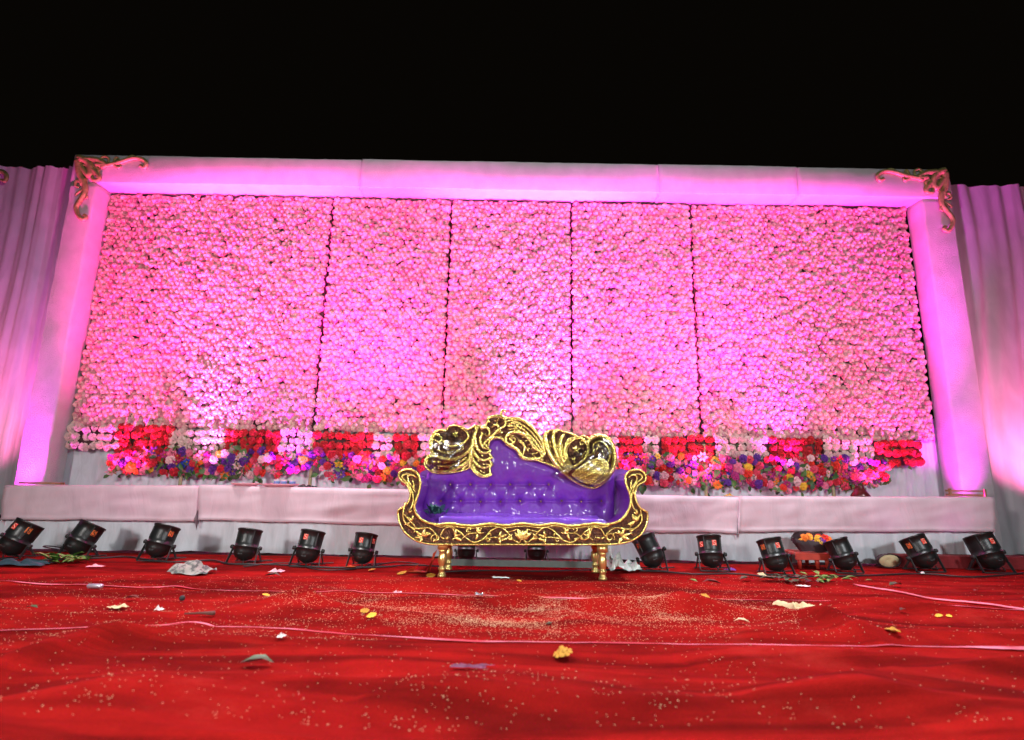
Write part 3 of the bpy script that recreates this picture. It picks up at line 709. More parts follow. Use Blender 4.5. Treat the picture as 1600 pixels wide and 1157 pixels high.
cans = [
 (20, 813, 874, 20, [(48, 'orange', .13), (-15, 'red_sticker', .12)], 'black par light at the far left, cut by the photo edge', .35, FP, PK),
 (122, 815, 873, 19, [(58, 'orange', .12)], 'black par light leaning right beside the green leaf bundle', .35, FP, PK),
 (246, 820, 877, 9, [(58, 'orange', .12)], 'black par light standing behind the crumpled newspaper', .3, FP * .8, PK),
 (382, 826, 881, 3, [], 'black par light with no sticker, left of the two with front stickers', .25, FP * .8, PK),
 (480, 828, 885, 6, [(-12, 'red_sticker', .12)], 'black par light with front sticker, second to the left of the sofa', .25, FP * .8, MG),
 (566, 833, 886, 5, [(-10, 'red_sticker', .11), (62, 'red_sticker', .12)], 'black par light nearest the sofa on its left side', .25, FP * .8, PK),
 (728, 838, 882, 0, [], 'black par light under the sofa, behind its left half', .25, FP * .6, PK),
 (838, 838, 882, 0, [], 'black par light under the sofa, behind its middle', .25, FP * .6, MG),
 (1018, 836, 893, -22, [(-52, 'orange', .12)], 'black par light leaning left just right of the sofa arm', .35, FP * .8, MG),
 (1112, 836, 892, 0, [(5, 'red_sticker', .11), (-62, 'red_sticker', .1)], 'upright black par light, second to the right of the sofa', .25, FP * .8, PK),
 (1212, 841, 898, -8, [(12, 'red_sticker', .11), (-62, 'orange', .12)], 'black par light left of the small red stool', .3, FP * .8, MG),
 (1320, 842, 896, -14, [], 'black par light with no sticker, right of the small red stool', .3, FP * .8, PK),
 (1444, 836, 893, -16, [(10, 'red_sticker', .12), (-62, 'orange', .12)], 'black par light second from the right edge, leaning left', .35, FP, PK),
 (1548, 833, 894, -10, [(8, 'red_sticker', .11)], 'black par light furthest right in front of the red step', .35, FP, MG)]
for (px, yt, yb, ln, st, lab, bk, pw, cl_) in cans:
    g = ground(px, yb); tx = g.x + 2.2 * math.tan(R(ln)) * .5 + (.6 if px > 1400 else 0) - (.5 if px < 140 else 0)
    par_can(px, yt, yb, ln, st, lab, bk, power=pw, col=cl_, target=Vector((tx, YB - .2, 4.6)))
# unseen row added behind the benches to wash the flower wall, columns and curtains
hid = [(-7.1, 650, SK), (-5.95, 500, MG), (-4.85, 1500, PK), (-3.8, 2300, HM), (-2.75, 1200, MG), (-1.75, 1100, PK), (-.8, 1100, PK), (.35, 3400, HM), (1.4, 1100, PK), (2.4, 1300, PK), (3.45, 2200, MG), (4.6, 1500, PK), (5.3, 600, MG), (6.9, 900, SK)]
hl = ['before the left curtain', 'at the left column', 'first right of the left column', 'behind the left bench', 'at the left bench end', 'left of the sofa', 'behind the left sofa arm', 'straight behind the sofa crest', 'behind the right sofa arm', 'right of the sofa', 'at the right bench start', 'behind the right bench', 'at the right column', 'before the right curtain']
for (x, pw, cl_), h in zip(hid, hl):
    wl = abs(x) < 5.1
    if x == 5.3: wl = False
    par_can(0, 0, 0, 0, [], 'added hidden black par light, ' + h, .15, power=pw * (1.55 if pw > 2000 else .74), col=cl_, angle=(50 if pw > 2000 else 70) if wl else 80 if abs(x) < 6 else 100, target=Vector((x if wl or x < 5.1 or x > 6 else 5.68, 6.97 if wl else YF - .08 if abs(x) < 6 else 7.15, 2.6)), floor=Vector((x, 6.69 if wl else 6.64, -.0)), sc=.95)

# cables lying behind and between the lamps
def cable(pts, r, lab):
    b = MB(); P = [ground(*p) for p in pts]; b.tube([Vector((p.x, p.y, H(p.x, p.y) + .012)) for p in P], r, 6)
    b.obj('power_cable', M['rubber'], label=lab, cat='cable')
cable([(60, 878), (160, 874), (200, 872), (260, 880), (330, 877), (360, 884), (430, 885), (520, 889), (600, 888), (640, 885), (690, 888)], .008, 'black power cable on the carpet behind the left lights')
cable([(1010, 893), (1080, 900), (1150, 898), (1215, 906), (1290, 903), (1360, 901), (1440, 899), (1520, 904), (1600, 898)], .008, 'black power cable on the carpet behind the right lights')
cable([(690, 895), (760, 893), (840, 895), (930, 893), (1005, 893)], .007, 'black power cable on the carpet under the sofa')
cable([(380, 888), (450, 882), (500, 892), (560, 890), (620, 880), (655, 884)], .006, 'thin black cable looped left of the sofa')
b = MB(); g = ground(84, 868)
b.tube([g + Vector((.12 * math.cos(t * .6), .05 * math.sin(t * .6), .04 + .05 * abs(math.sin(t * .3)))) for t in range(22)], .006, 6)
b.obj('cable_loop', M['rubber'], label='small upright loop of black cable left of the leaf bundle', cat='cable')

# ------------------------------------------------------------------ sofa
SD = 5.10
sofa = empty('sofa', (sofa_pt(787, 1030, SD).x, SD, 0), label='ornate purple tufted sofa with carved gold crest and gold legs', cat='sofa')
so = Vector(sofa.location)
def SP(X, Y, D=SD): return sofa_pt(X, Y, D) - so
K = 1.0 / (178 * 3.636)       # metres per crop pixel at the sofa front
inner_l = [(200, 460), (206, 500), (197, 545), (182, 590), (172, 625), (178, 655), (195, 682), (222, 704), (260, 720), (320, 728)]
apron = [(320, 728), (365, 720), (430, 728), (510, 735), (600, 722), (690, 732), (787, 722), (884, 732), (970, 722), (1060, 735), (1140, 728), (1205, 720), (1250, 728)]
inner_r = [(1250, 728), (1310, 718), (1350, 698), (1382, 660), (1398, 620), (1402, 580), (1392, 540), (1377, 500), (1370, 460)]
curl_r = [(1370, 460), (1382, 435), (1410, 420), (1445, 416), (1474, 430), (1487, 455), (1482, 480), (1462, 490)]
outer_r = [(1462, 490), (1443, 505), (1430, 532), (1426, 562), (1436, 600), (1456, 632), (1480, 648), (1497, 662), (1497, 700), (1486, 740), (1456, 785), (1405, 818), (1345, 834), (1250, 840)]
bottom = [(1250, 840), (1000, 840), (787, 840), (560, 840), (320, 840)]
outer_l = [(320, 840), (240, 834), (172, 812), (115, 765), (88, 712), (80, 668), (85, 642), (108, 630), (132, 608), (146, 580), (149, 550), (140, 520), (122, 492), (100, 478), (84, 455)]
curl_l = [(84, 455), (86, 434), (104, 420), (140, 413), (172, 424), (192, 440), (200, 460)]
def cm(l, seg=4): p, _ = catmull([Vector(q) for q in l], seg=seg); return [tuple(q) for q in p]
segs = [inner_l, apron, inner_r, curl_r, outer_r, bottom, outer_l, curl_l]
outl = []
for sg in segs: outl += cm(sg)[:-1]
MB().poly([SP(x, y, SD + .008) for x, y in outl], .035).obj('front_inlay', M['inlay'], sofa, smooth=False)
def tubes(name, lst, D, material, k=1.0, n=8, parent=sofa, flat=.8):
    b = MB()
    for pts, r in lst:
        rr = [q * K * k for q in r] if isinstance(r, (list, tuple)) else r * K * k
        b.tube([SP(x, y, D) for x, y in pts], rr, n, flat=flat)
    return b.obj(name, material, parent)
def gtube(pts, r, a=1.0, e=.55):   # taper toward both ends
    n = len(pts); return (pts, [r * (e + (1 - e) * math.sin(math.pi * (i + .5) / n)) for i in range(n)])
rim = tubes('gold_rim', [(inner_l + apron[1:] + inner_r[1:], 8), (curl_r, 7), (outer_r + bottom[1:] + outer_l[1:], 6.5), (curl_l, 7)], SD, M['gold'])
tubes('gold_rim', [([(x, y + (13 if 260 < x < 1310 else 0)) for x, y in inner_l[4:] + apron[1:] + inner_r[1:6]], 4)], SD, M['gold'])
tubes('arm_scroll', [([(150, 440), (120, 440), (103, 455), (112, 470), (130, 485), (150, 520), (165, 560), (160, 620), (140, 650)], [4, 6, 7, 6, 6, 6, 5, 6, 4]),
    ([(185, 460), (160, 445), (135, 455), (140, 480), (160, 510), (178, 545)], [4, 6, 6, 5, 4, 3]),
    ([(120, 600), (110, 650), (112, 700), (150, 740), (200, 750), (250, 745), (285, 770), (300, 800), (280, 825)], [5, 6, 5, 6, 6, 5, 5, 5, 3]),
    ([(160, 470), (170, 500), (165, 530)], [3, 6, 3]), ([(110, 665), (135, 690), (165, 725), (180, 745)], [4, 6, 5, 3])], SD - .002, M['gold'])
tubes('arm_scroll', [([(1420, 440), (1450, 440), (1467, 455), (1458, 472), (1440, 485), (1420, 520), (1408, 560), (1412, 620), (1432, 650)], [4, 6, 7, 6, 6, 6, 5, 6, 4]),
    ([(1387, 460), (1412, 445), (1437, 455), (1432, 480), (1412, 510), (1396, 545)], [4, 6, 6, 5, 4, 3]),
    ([(1455, 640), (1465, 680), (1460, 715), (1425, 748), (1370, 752), (1320, 745), (1280, 765), (1262, 795), (1285, 828)], [5, 6, 5, 6, 6, 5, 5, 5, 3]),
    ([(1410, 470), (1402, 500), (1406, 530)], [3, 6, 3]), ([(1465, 665), (1438, 690), (1410, 725), (1395, 745)], [4, 6, 5, 3])], SD - .002, M['gold'])
vine = [(320, 790), (345, 750), (385, 742), (430, 768), (470, 805), (510, 828), (560, 812), (605, 765), (656, 742), (700, 770), (735, 812), (768, 828), (787, 800), (806, 828), (839, 812), (874, 770), (918, 742), (968, 765), (1014, 812), (1064, 828), (1104, 805), (1144, 768), (1189, 742), (1229, 750), (1254, 790)]
tubes('vine', [(vine, 5)], SD - .002, M['gold'])
def spiral(cx, cy, r, a0, turns, n=12, s=1): return [(cx + r * (1 - .65 * i / n) * math.cos(a0 + s * turns * 6.28 * i / n), cy + r * (1 - .65 * i / n) * math.sin(a0 + s * turns * 6.28 * i / n)) for i in range(n + 1)]
def tr3(l): return [(p, 4) for p in l]
tubes('vine', tr3([spiral(292, 805, 26, 2.5, 1.1), spiral(1285, 800, 26, .6, 1.1, s=-1), spiral(485, 755, 16, 1, .9), spiral(590, 815, 14, 4, .9), spiral(1085, 755, 16, 2, .9, s=-1), spiral(985, 815, 14, 5.5, .9, s=-1),
    [(385, 742), (410, 790), (385, 815)], [(440, 810), (480, 780), (530, 775)], [(560, 812), (620, 800), (655, 800)], [(700, 770), (740, 760), (760, 750)], [(874, 770), (835, 760), (812, 750)], [(1014, 812), (955, 800), (915, 800)], [(1134, 810), (1094, 780), (1044, 775)], [(1189, 742), (1164, 790), (1189, 815)]]), SD - .003, M['gold'])
def gleaf(X, Y, ang, L, W=.36, D=SD - .004, k=1.0):
    c = SP(X, Y, D); u = Vector((math.cos(R(ang)), 0, math.sin(R(ang)))); v = Vector((-u.z, 0, u.x)); f = Vector((0, -1, 0)); L *= K
    W *= L
    return [c, c + u * .35 * L + v * .5 * W, c + u * .35 * L - v * .5 * W, c + u * .45 * L + f * .012, c + u * .75 * L + v * .32 * W, c + u * .75 * L - v * .32 * W, c + u * L + f * .002], [(0, 3, 1), (0, 2, 3), (1, 3, 4), (2, 5, 3), (3, 6, 4), (3, 5, 6)]
leafs = [(400, 795, [20, 80, 330], 42), (535, 778, [60, 100, 250, 10], 36), (655, 800, [75, 20, 280], 40), (700, 805, [40, 350, 200], 34), (787, 815, [90, 65, 115, 40, 140], 58), (874, 805, [140, 190, 340], 34), (918, 800, [105, 160, 260], 40), (1040, 778, [120, 80, 290, 170], 36), (1172, 795, [160, 100, 210], 42),
    (1110, 800, [200, 330], 28), (464, 760, [30, 330], 26), (610, 775, [200, 260], 24), (964, 775, [340, 280], 24), (345, 810, [20, 150], 26), (1230, 810, [160, 30], 26),
    (215, 795, [70, 140, 20, 190, 260], 44), (150, 715, [70, 110, 200], 34), (255, 770, [200, 300], 26), (1350, 795, [70, 120, 20, 340, 250], 48), (1428, 712, [80, 50, 110, 200], 42), (1310, 770, [340, 240], 26), (140, 660, [80, 30], 26), (1440, 670, [100, 150], 26), (180, 760, [160, 230], 24), (1395, 765, [20, 310], 26), (150, 560, [80], 24), (1418, 560, [95], 24)]
for (X, Y, angs, L) in leafs:
    b = MB()
    for a in angs: vs, fs = gleaf(X, Y, a, L * random.uniform(.9, 1.25), .42); b.add(vs, fs)
    b.obj('gold_leaf', M['gold'], sofa)
# purple body: the same scroll profile swept to the back
big = []
c0 = Vector((787, 700))
oo = []
for sg in (curl_r, outer_r, bottom, outer_l, curl_l): oo += cm(sg, 3)[:-1]
def offs(l, d):
    out = []; n = len(l)
    for i in range(n):
        a = Vector(l[max(0, i - 1)]); b = Vector(l[min(n - 1, i + 1)]); t = (b - a).normalized(); out.append((l[i][0] - t.y * -d, l[i][1] + t.x * -d))
    return out
oo2 = offs(oo, -13)
inn = [(x + 3, y + 6) for x, y in (cm(inner_l, 3) + [(320, 735), (787, 735), (1250, 735)] + cm(inner_r, 3)[1:-1])]
# offset sign check: points must move away from the middle
if abs(oo2[len(oo2) // 3][1] - 700) < abs(oo[len(oo) // 3][1] - 700): oo2 = offs(oo, 13)
prof = inn + oo2
MB().poly([SP(x, y, SD + .03) for x, y in prof], .58).obj('body_shell', M['shell'], sofa, smooth=False)
MB().poly([SP(x, y, (SD + .50) + .06) for x, y in [(195, 450), (215, 425), (260, 412), (1290, 418), (1360, 412), (1410, 425), (1420, 690), (180, 690)]], .035).obj('back_board', M['shell'], sofa, smooth=False)
# seat cushion
zc = sofa_pt(787, 686, SD + .06).z; zb = sofa_pt(787, 735, SD).z
xa, xb = sofa_pt(312, 700, SD + .05).x - so.x, sofa_pt(1262, 700, SD + .05).x - so.x
vs = []; fs = []; nx, ny = 120, 26
prof_c = [(0.0, -1), (-.005, .2), (.0, .62), (.012, .85), (.035, .97), (.07, 1.0)] + [(.07 + .45 * i / 14, 1.0) for i in range(1, 15)]
for j, (yy, tz) in enumerate(prof_c):
    for i in range(nx + 1):
        u = i / nx; x = xa + (xb - xa) * u; e = min(u, 1 - u) * (xb - xa)
        ed = -.02 * max(0, 1 - e / .035) ** 2
        wr = .016 * N3(x * 3.5 - tz * 2, tz * 7 + x * 2, yy * 8) + .013 * abs(N3(x * 6 + tz * 9, yy * 22 - x * 3, 4)) + .003 * N3(x * 24, yy * 20 + tz * 9, 8)
        z = (zb - .02) + (zc - zb + .02) * max(0, tz) + (wr + ed if tz > .3 else 0)
        vs.append((x, yy + .045 - (wr * .8 if tz < .97 else 0), z - so.z))
for j in range(len(prof_c) - 1):
    for i in range(nx): q = j * (nx + 1) + i; fs.append((q, q + 1, q + nx + 2, q + nx + 1))
n = len(prof_c); fs.append(tuple(j * (nx + 1) for j in range(n))[::-1]); fs.append(tuple(j * (nx + 1) + nx for j in range(n)))
link('seat_cushion', mesh('seat_cushion', vs, fs), M['cushion'], sofa)
# backrest with deep buttons
BD = SD + .50
topt = [(215, 600), (225, 500), (245, 440), (290, 390), (400, 350), (500, 300), (560, 262), (610, 235), (660, 232), (700, 260), (760, 300), (840, 345), (920, 370), (1000, 420), (1080, 460), (1180, 480), (1270, 440), (1306, 425), (1312, 500)]
btn1 = [(375, 500), (490, 500), (605, 500), (717, 500), (828, 500), (937, 500)]
btn2 = [(320, 593), (435, 593), (548, 597), (662, 597), (773, 594), (892, 597), (1010, 593), (1122, 597), (1238, 594)]
btns = btn1 + btn2
vs = []; fs = []; nx, ny = 220, 90
for j in range(ny + 1):
    for i in range(nx + 1):
        X = 215 + (1310 - 215) * i / nx; yt = lerp_tab(topt, X); Y = 705 + (yt - 705) * j / ny
        d = 0
        for bx, by in btns:
            q = ((X - bx) ** 2 + (Y - by) ** 2); d += .030 * math.exp(-q / 340) + .022 * math.exp(-q / 2600)
        # creases: horizontal along each row, folds falling between the buttons
        def inr(a, b): return 1 / (1 + math.exp(-(X - a) / 14)) / (1 + math.exp((X - b) / 14))
        d += .010 * math.exp(-((Y - 500) / 9) ** 2) * inr(375, 937) + .010 * math.exp(-((Y - 595) / 9) ** 2) * inr(320, 1238)
        if 500 < Y < 595:
            t = (Y - 500) / 95
            for bx, by in btn1:
                for sx in (-57, 57):
                    d += .007 * math.exp(-((X - (bx + sx * t)) / 9) ** 2)
        if Y > 600:
            for bx, by in btn2: d += .004 * math.exp(-((X - bx) / 10) ** 2) * max(0, 1 - (Y - 600) / 80)
        e = min(X - 215, 1310 - X, (Y - yt) * .8); d += .035 * max(0, 1 - e / 45) ** 2
        d += .004 * N3(X / 60, Y / 60, 3) + .002 * N3(X / 20, Y / 24, 6)
        p = SP(X, Y, BD); vs.append((p.x, p.y + d - .02, p.z))
for j in range(ny):
    for i in range(nx): q = j * (nx + 1) + i; fs.append((q, q + 1, q + nx + 2, q + nx + 1))
n0 = len(vs); ring = [i for i in range(nx + 1)] + [j * (nx + 1) + nx for j in range(1, ny + 1)] + [ny * (nx + 1) + i for i in range(nx - 1, -1, -1)] + [j * (nx + 1) for j in range(ny - 1, 0, -1)]
for q in ring: v = vs[q]; vs.append((v[0], .60, v[2]))
L = len(ring)
for i in range(L): fs.append((ring[i], n0 + i, n0 + (i + 1) % L, ring[(i + 1) % L]))
fs.append(tuple(n0 + i for i in range(L))[::-1])
me = mesh('backrest', vs, fs); b_ = bmesh.new(); b_.from_mesh(me); bmesh.ops.recalc_face_normals(b_, faces=b_.faces); bmesh.ops.triangulate(b_, faces=[f for f in b_.faces if len(f.verts) > 4]); b_.to_mesh(me); b_.free()
link('backrest', me, M['purple'], sofa)
bm_ = MB(); bm_.lathe([(0, -.002), (.011, 0), (.009, .006), (0, .009)], 10)
bme = bm_.me('button'); bme.materials.append(M['gold'])
for bx, by in btns:
    p = SP(bx, by, BD); o_ = link('button', bme, parent=sofa, loc=(p.x, p.y + .024, p.z)); o_.rotation_euler = (R(90), 0, 0)
# crest
CD = BD - .045
crest_out = [(240, 404), (231, 380), (243, 345), (268, 322), (261, 290), (264, 240), (284, 205), (322, 190), (350, 193), (368, 173), (402, 164), (442, 174), (470, 188), (500, 176), (522, 165), (548, 172), (580, 160), (588, 130), (618, 112), (660, 108), (700, 122), (740, 120), (782, 130), (830, 160), (870, 205), (902, 252), (912, 240), (914, 215), (938, 195), (988, 191), (1030, 203), (1072, 214), (1105, 232), (1135, 222), (1160, 236), (1200, 217), (1243, 219), (1282, 240), (1306, 280), (1317, 330), (1315, 392), (1290, 442), (1250, 488), (1205, 516), (1160, 516), (1100, 492), (1045, 455), (990, 408), (945, 388), (900, 372), (860, 360), (812, 358), (786, 335), (766, 308), (738, 294), (712, 282), (690, 258), (664, 238), (640, 234), (614, 242), (598, 258), (592, 282), (606, 300), (596, 322), (612, 342), (598, 364), (614, 382), (600, 410), (606, 444), (578, 457), (545, 452), (515, 432), (492, 404), (470, 412), (430, 424), (380, 432), (320, 436), (272, 428)]
crest = MB().poly([SP(x, y, CD + .01) for x, y in crest_out], .045).obj('crest', M['inlay'], sofa, smooth=False)
def ct(lst, D=CD): return tubes('crest_scroll', lst, D, M['gold'], 1.18, 8, sofa, .85)
up = crest_out[:47]; 
ct([(crest_out[:18], 6)]); ct([(crest_out[17:26], 6), (crest_out[26:36], 6)]); ct([(crest_out[35:48], 7)])
ct([(crest_out[47:62], 7)]); ct([(crest_out[62:] + crest_out[:1], 6)])
ct([gtube([(330, 240), (302, 215), (277, 235), (270, 290), (287, 330), (335, 350), (395, 355), (450, 335), (492, 292), (512, 240), (522, 172)], 10), gtube([(345, 262), (375, 282), (425, 277), (462, 255), (480, 225), (463, 195), (430, 178)], 7)])
ct([gtube([(262, 395), (245, 375), (256, 345), (295, 338), (330, 345)], 8), gtube([(272, 418), (345, 428), (405, 412), (452, 385), (486, 350), (492, 300)], 11), gtube([(300, 392), (360, 396), (420, 378), (468, 345)], 7), gtube([(300, 300), (340, 318), (400, 320), (455, 295)], 6), gtube([(285, 240), (310, 260), (330, 250), (345, 262)], 7)])
ct([([(487, 410), (492, 350), (500, 290), (512, 230), (532, 172)], [9, 16, 16, 13, 8]), ([(440, 415), (470, 390), (488, 370)], [4, 9, 9])])
for s_ in ([(500, 385), (525, 428), (565, 450), (604, 440)], [(500, 345), (525, 385), (568, 405), (610, 388)], [(502, 300), (528, 343), (570, 363), (610, 345)], [(515, 235), (530, 295), (562, 322), (606, 312)], [(560, 205), (547, 250), (563, 288), (600, 298)], [(548, 185), (580, 175), (600, 200), (588, 225), (572, 212)]):
    ct([(s_, [10, 9, 8, 6, 5][:len(s_)])])
ct([(spiral(604, 440, 9, 0, .8, 6), 5), (spiral(608, 388, 8, 0, .8, 6), 5), (spiral(608, 345, 8, 0, .8, 6), 5)])
ct([gtube([(602, 150), (590, 128), (620, 114), (662, 116), (690, 136), (684, 168), (650, 186)], 9), ([(690, 125), (672, 112), (664, 95), (674, 78), (690, 82), (684, 92)], [9, 8, 7, 6, 5, 3]), gtube([(720, 150), (745, 140), (765, 152), (750, 170), (728, 168)], 7), gtube([(610, 175), (640, 160), (650, 185), (625, 215), (600, 225)], 8)])
for k_, rr_ in ((0, 11), (1, 9), (2, 8), (3, 7)):
    ct([gtube([(695 + k_ * 4, 140 + k_ * 16), (760 - k_ * 4, 130 + k_ * 18), (820 - k_ * 10, 158 + k_ * 18), (868 - k_ * 12, 208 + k_ * 15), (902 - k_ * 8, 268 + k_ * 12), (915 - k_ * 6, 335 + k_ * 4)], rr_ * .75)])
for q in range(11):      # ribs of the big feather leaf
    t = q / 10; x = 735 + 165 * t; y = 135 + 190 * t ** 1.5
    ct([([(x, y), (x - 14, y + 22), (x - 36, y + 36 - 10 * t)], [4.5, 4, 2.5])])
ct([gtube([(592, 288), (572, 266), (590, 246), (620, 234), (662, 236), (690, 262)], 9), gtube([(742, 262), (716, 274), (694, 252), (700, 222), (742, 204), (792, 215), (830, 250), (850, 290), (886, 312), (902, 352)], 11), (spiral(732, 248, 18, 3, 1.2, 9), 6), gtube([(690, 268), (738, 290), (764, 312), (784, 345), (830, 357), (872, 352), (905, 362)], 12), gtube([(790, 330), (800, 290), (780, 260), (760, 250)], 9)])
for s_, r_ in (([(1045, 452), (990, 400), (946, 335), (922, 262), (918, 216), (940, 198)], 13), ([(1048, 435), (1003, 372), (974, 300), (962, 240), (967, 206), (988, 198)], 11), ([(1052, 425), (1018, 362), (1003, 300), (1003, 250), (1024, 214)], 11), ([(1062, 418), (1034, 362), (1028, 310), (1038, 270), (1062, 240), (1095, 236)], 10)):
    n = len(s_); ct([(s_, [r_ * (.7 + .5 * math.sin(math.pi * i / (n - 1))) for i in range(n)])])
ct([([(1070, 405), (1040, 345), (1040, 292), (1072, 248), (1120, 237), (1150, 262), (1160, 300), (1142, 350), (1095, 390), (1070, 405)], 7), (spiral(1128, 262, 15, 2, 1.1, 8), 5)])
ct([([(1160, 300), (1162, 255), (1200, 226), (1250, 230), (1290, 262), (1306, 312), (1306, 380), (1285, 436), (1240, 482), (1190, 505)], [10, 12, 15, 15, 15, 15, 15, 14, 13, 10])])
ct([gtube([(1195, 330), (1190, 275), (1230, 252), (1272, 290), (1283, 340), (1262, 392)], 7)])
shell_p = [(1065, 445), (1110, 400), (1165, 368), (1225, 345), (1272, 375), (1274, 425), (1235, 470), (1180, 498), (1110, 480)]
MB().poly([SP(x, y, CD - .004) for x, y in cm(shell_p + shell_p[:1], 3)[:-1]], .02).obj('crest_shell', M['gold'], sofa, smooth=False)
ct([(spiral(1235, 400, 28, 3.5, 1.4, 14), 7), gtube([(1080, 440), (1130, 395), (1190, 362), (1245, 358)], 8), gtube([(1090, 460), (1150, 430), (1200, 400)], 8), gtube([(1110, 478), (1170, 455), (1215, 435)], 8), gtube([(1190, 490), (1240, 455), (1265, 415)], 8)], CD - .008)
for (X, Y, angs, L) in [(405, 215, [90, 30, 150, 210, 330, 270], 24), (330, 265, [20, 200], 26), (375, 312, [10, 190], 30), (430, 300, [30, 210], 28), (300, 370, [5, 185], 28), (360, 372, [15, 195], 26), (420, 355, [30, 215], 26), (300, 405, [0, 180], 22), (380, 405, [10, 190], 22),
        (535, 350, [100, 280], 24), (575, 385, [340, 160], 20), (550, 330, [330], 22), (560, 430, [340, 160], 20), (640, 140, [60, 150, 280], 22), (655, 205, [60, 120, 0, 180], 24), (720, 225, [100, 20, 250], 20), (770, 250, [120, 300], 24), (810, 300, [120, 300, 30], 26), (850, 335, [140, 320], 22), (870, 270, [110, 290], 22),
        (945, 270, [100, 280], 26), (985, 290, [100, 280], 26), (1010, 350, [110, 290], 26), (975, 350, [120, 300], 26), (1015, 290, [95, 275], 24), (1095, 300, [90, 18, 162, 234, 306], 30), (1080, 360, [70, 140, 280], 24), (1130, 330, [60, 240], 22), (1215, 285, [60, 120, 0, 240], 26), (1245, 320, [100, 280], 26), (1180, 330, [80, 200], 22)]:
    b = MB()
    for a in angs: vs, fs = gleaf(X, Y, a + random.uniform(-12, 12), L, .46, CD - .006); b.add(vs, fs)
    b.obj('gold_leaf', M['gold'], sofa)
# clear wrapping film stretched over the crest ends
fm = bpy.data.materials.new('clear_plastic_film'); fm.use_nodes = True; nt = fm.node_tree
nt.nodes.remove(nt.nodes['Principled BSDF'])
gl_ = nt.nodes.new('ShaderNodeBsdfGlossy'); gl_.inputs['Roughness'].default_value = .17; tp = nt.nodes.new('ShaderNodeBsdfTransparent'); mx = nt.nodes.new('ShaderNodeMixShader')
lw = nt.nodes.new('ShaderNodeFresnel'); lw.inputs['IOR'].default_value = 2.1
nn = nt.nodes.new('ShaderNodeTexNoise'); nn.inputs['Scale'].default_value = 6; nn.inputs['Detail'].default_value = 3
tc_ = nt.nodes.new('ShaderNodeTexCoord'); nt.links.new(tc_.outputs['Object'], nn.inputs['Vector'])
bb = nt.nodes.new('ShaderNodeBump'); bb.inputs['Strength'].default_value = .5; bb.inputs['Distance'].default_value = .08
nt.links.new(nn.outputs['Fac'], bb.inputs['Height']); nt.links.new(bb.outputs['Normal'], gl_.inputs['Normal'])
nt.links.new(lw.outputs[0], mx.inputs[0]); nt.links.new(tp.outputs[0], mx.inputs[1]); nt.links.new(gl_.outputs[0], mx.inputs[2]); nt.links.new(mx.outputs[0], nt.nodes['Material Output'].inputs[0])
M['film'] = fm
def film(outline, D, bulge, tilt, seed):
    # fan grid from the centre of an outline
    P = [Vector(q) for q in cm(outline + outline[:1], 4)[:-1]]; c = sum(P, Vector((0, 0))) / len(P); vs = []; fs = []; nr = 9; n = len(P)
    for r_ in range(nr + 1):
        t = r_ / nr
        for p in P:
            q = c.lerp(p, max(t, .02)); s3 = SP(q.x, q.y, D)
            vs.append((s3.x, s3.y - bulge * (1 - t * t) + .008 * N3(q.x / 40, q.y / 22, seed) + tilt * (q.y - c.y) * K, s3.z))
    for r_ in range(nr):
        for i in range(n): fs.append((r_ * n + i, r_ * n + (i + 1) % n, (r_ + 1) * n + (i + 1) % n, (r_ + 1) * n + i))
    link('plastic_film', mesh('plastic_film', vs, fs), M['film'], sofa)
film([(960, 440), (1010, 400), (1060, 330), (1160, 260), (1250, 230), (1310, 300), (1315, 390), (1280, 460), (1200, 515), (1100, 500)], CD - .03, .05, -.0, 3)
film([(235, 390), (262, 300), (300, 230), (380, 200), (450, 260), (440, 350), (400, 420), (300, 435)], CD - .025, .03, 0, 8)
# legs and stretcher
zl_ = sofa_pt(787, 842, SD + .05).z
def sofa_leg(X, D, lab=None):
    p = sofa_pt(X, 960, D); top = zl_ + .01; b = MB(); h = top
    b.box((0, 0, h - .03), (.082, .082, .06))
    b.lathe([(.026, h - .06), (.036, h - .068), (.036, h - .08), (.026, h - .086), (.034, h - .11), (.040, h - .14), (.036, h - .175), (.027, h - .2), (.026, h - .212), (.035, h - .22), (.035, h - .232), (.025, h - .24), (.030, .025), (.038, .018), (.038, .0)], 14)
    b.obj('leg', M['goldleg'], sofa, loc=(p.x - so.x, p.y - so.y, 0))
for X in (330, 1242): sofa_leg(X, SD + .06)
for X in (365, 1200): sofa_leg(X, SD + .47)
a, b2 = sofa_pt(365, 945, SD + .47), sofa_pt(1200, 950, SD + .47)
MB().box(((a.x + b2.x) / 2 - so.x, .47, (a.z + b2.z) / 2), (b2.x - a.x - .05, .03, .06)).obj('stretcher', M['greybar'], sofa, smooth=False)

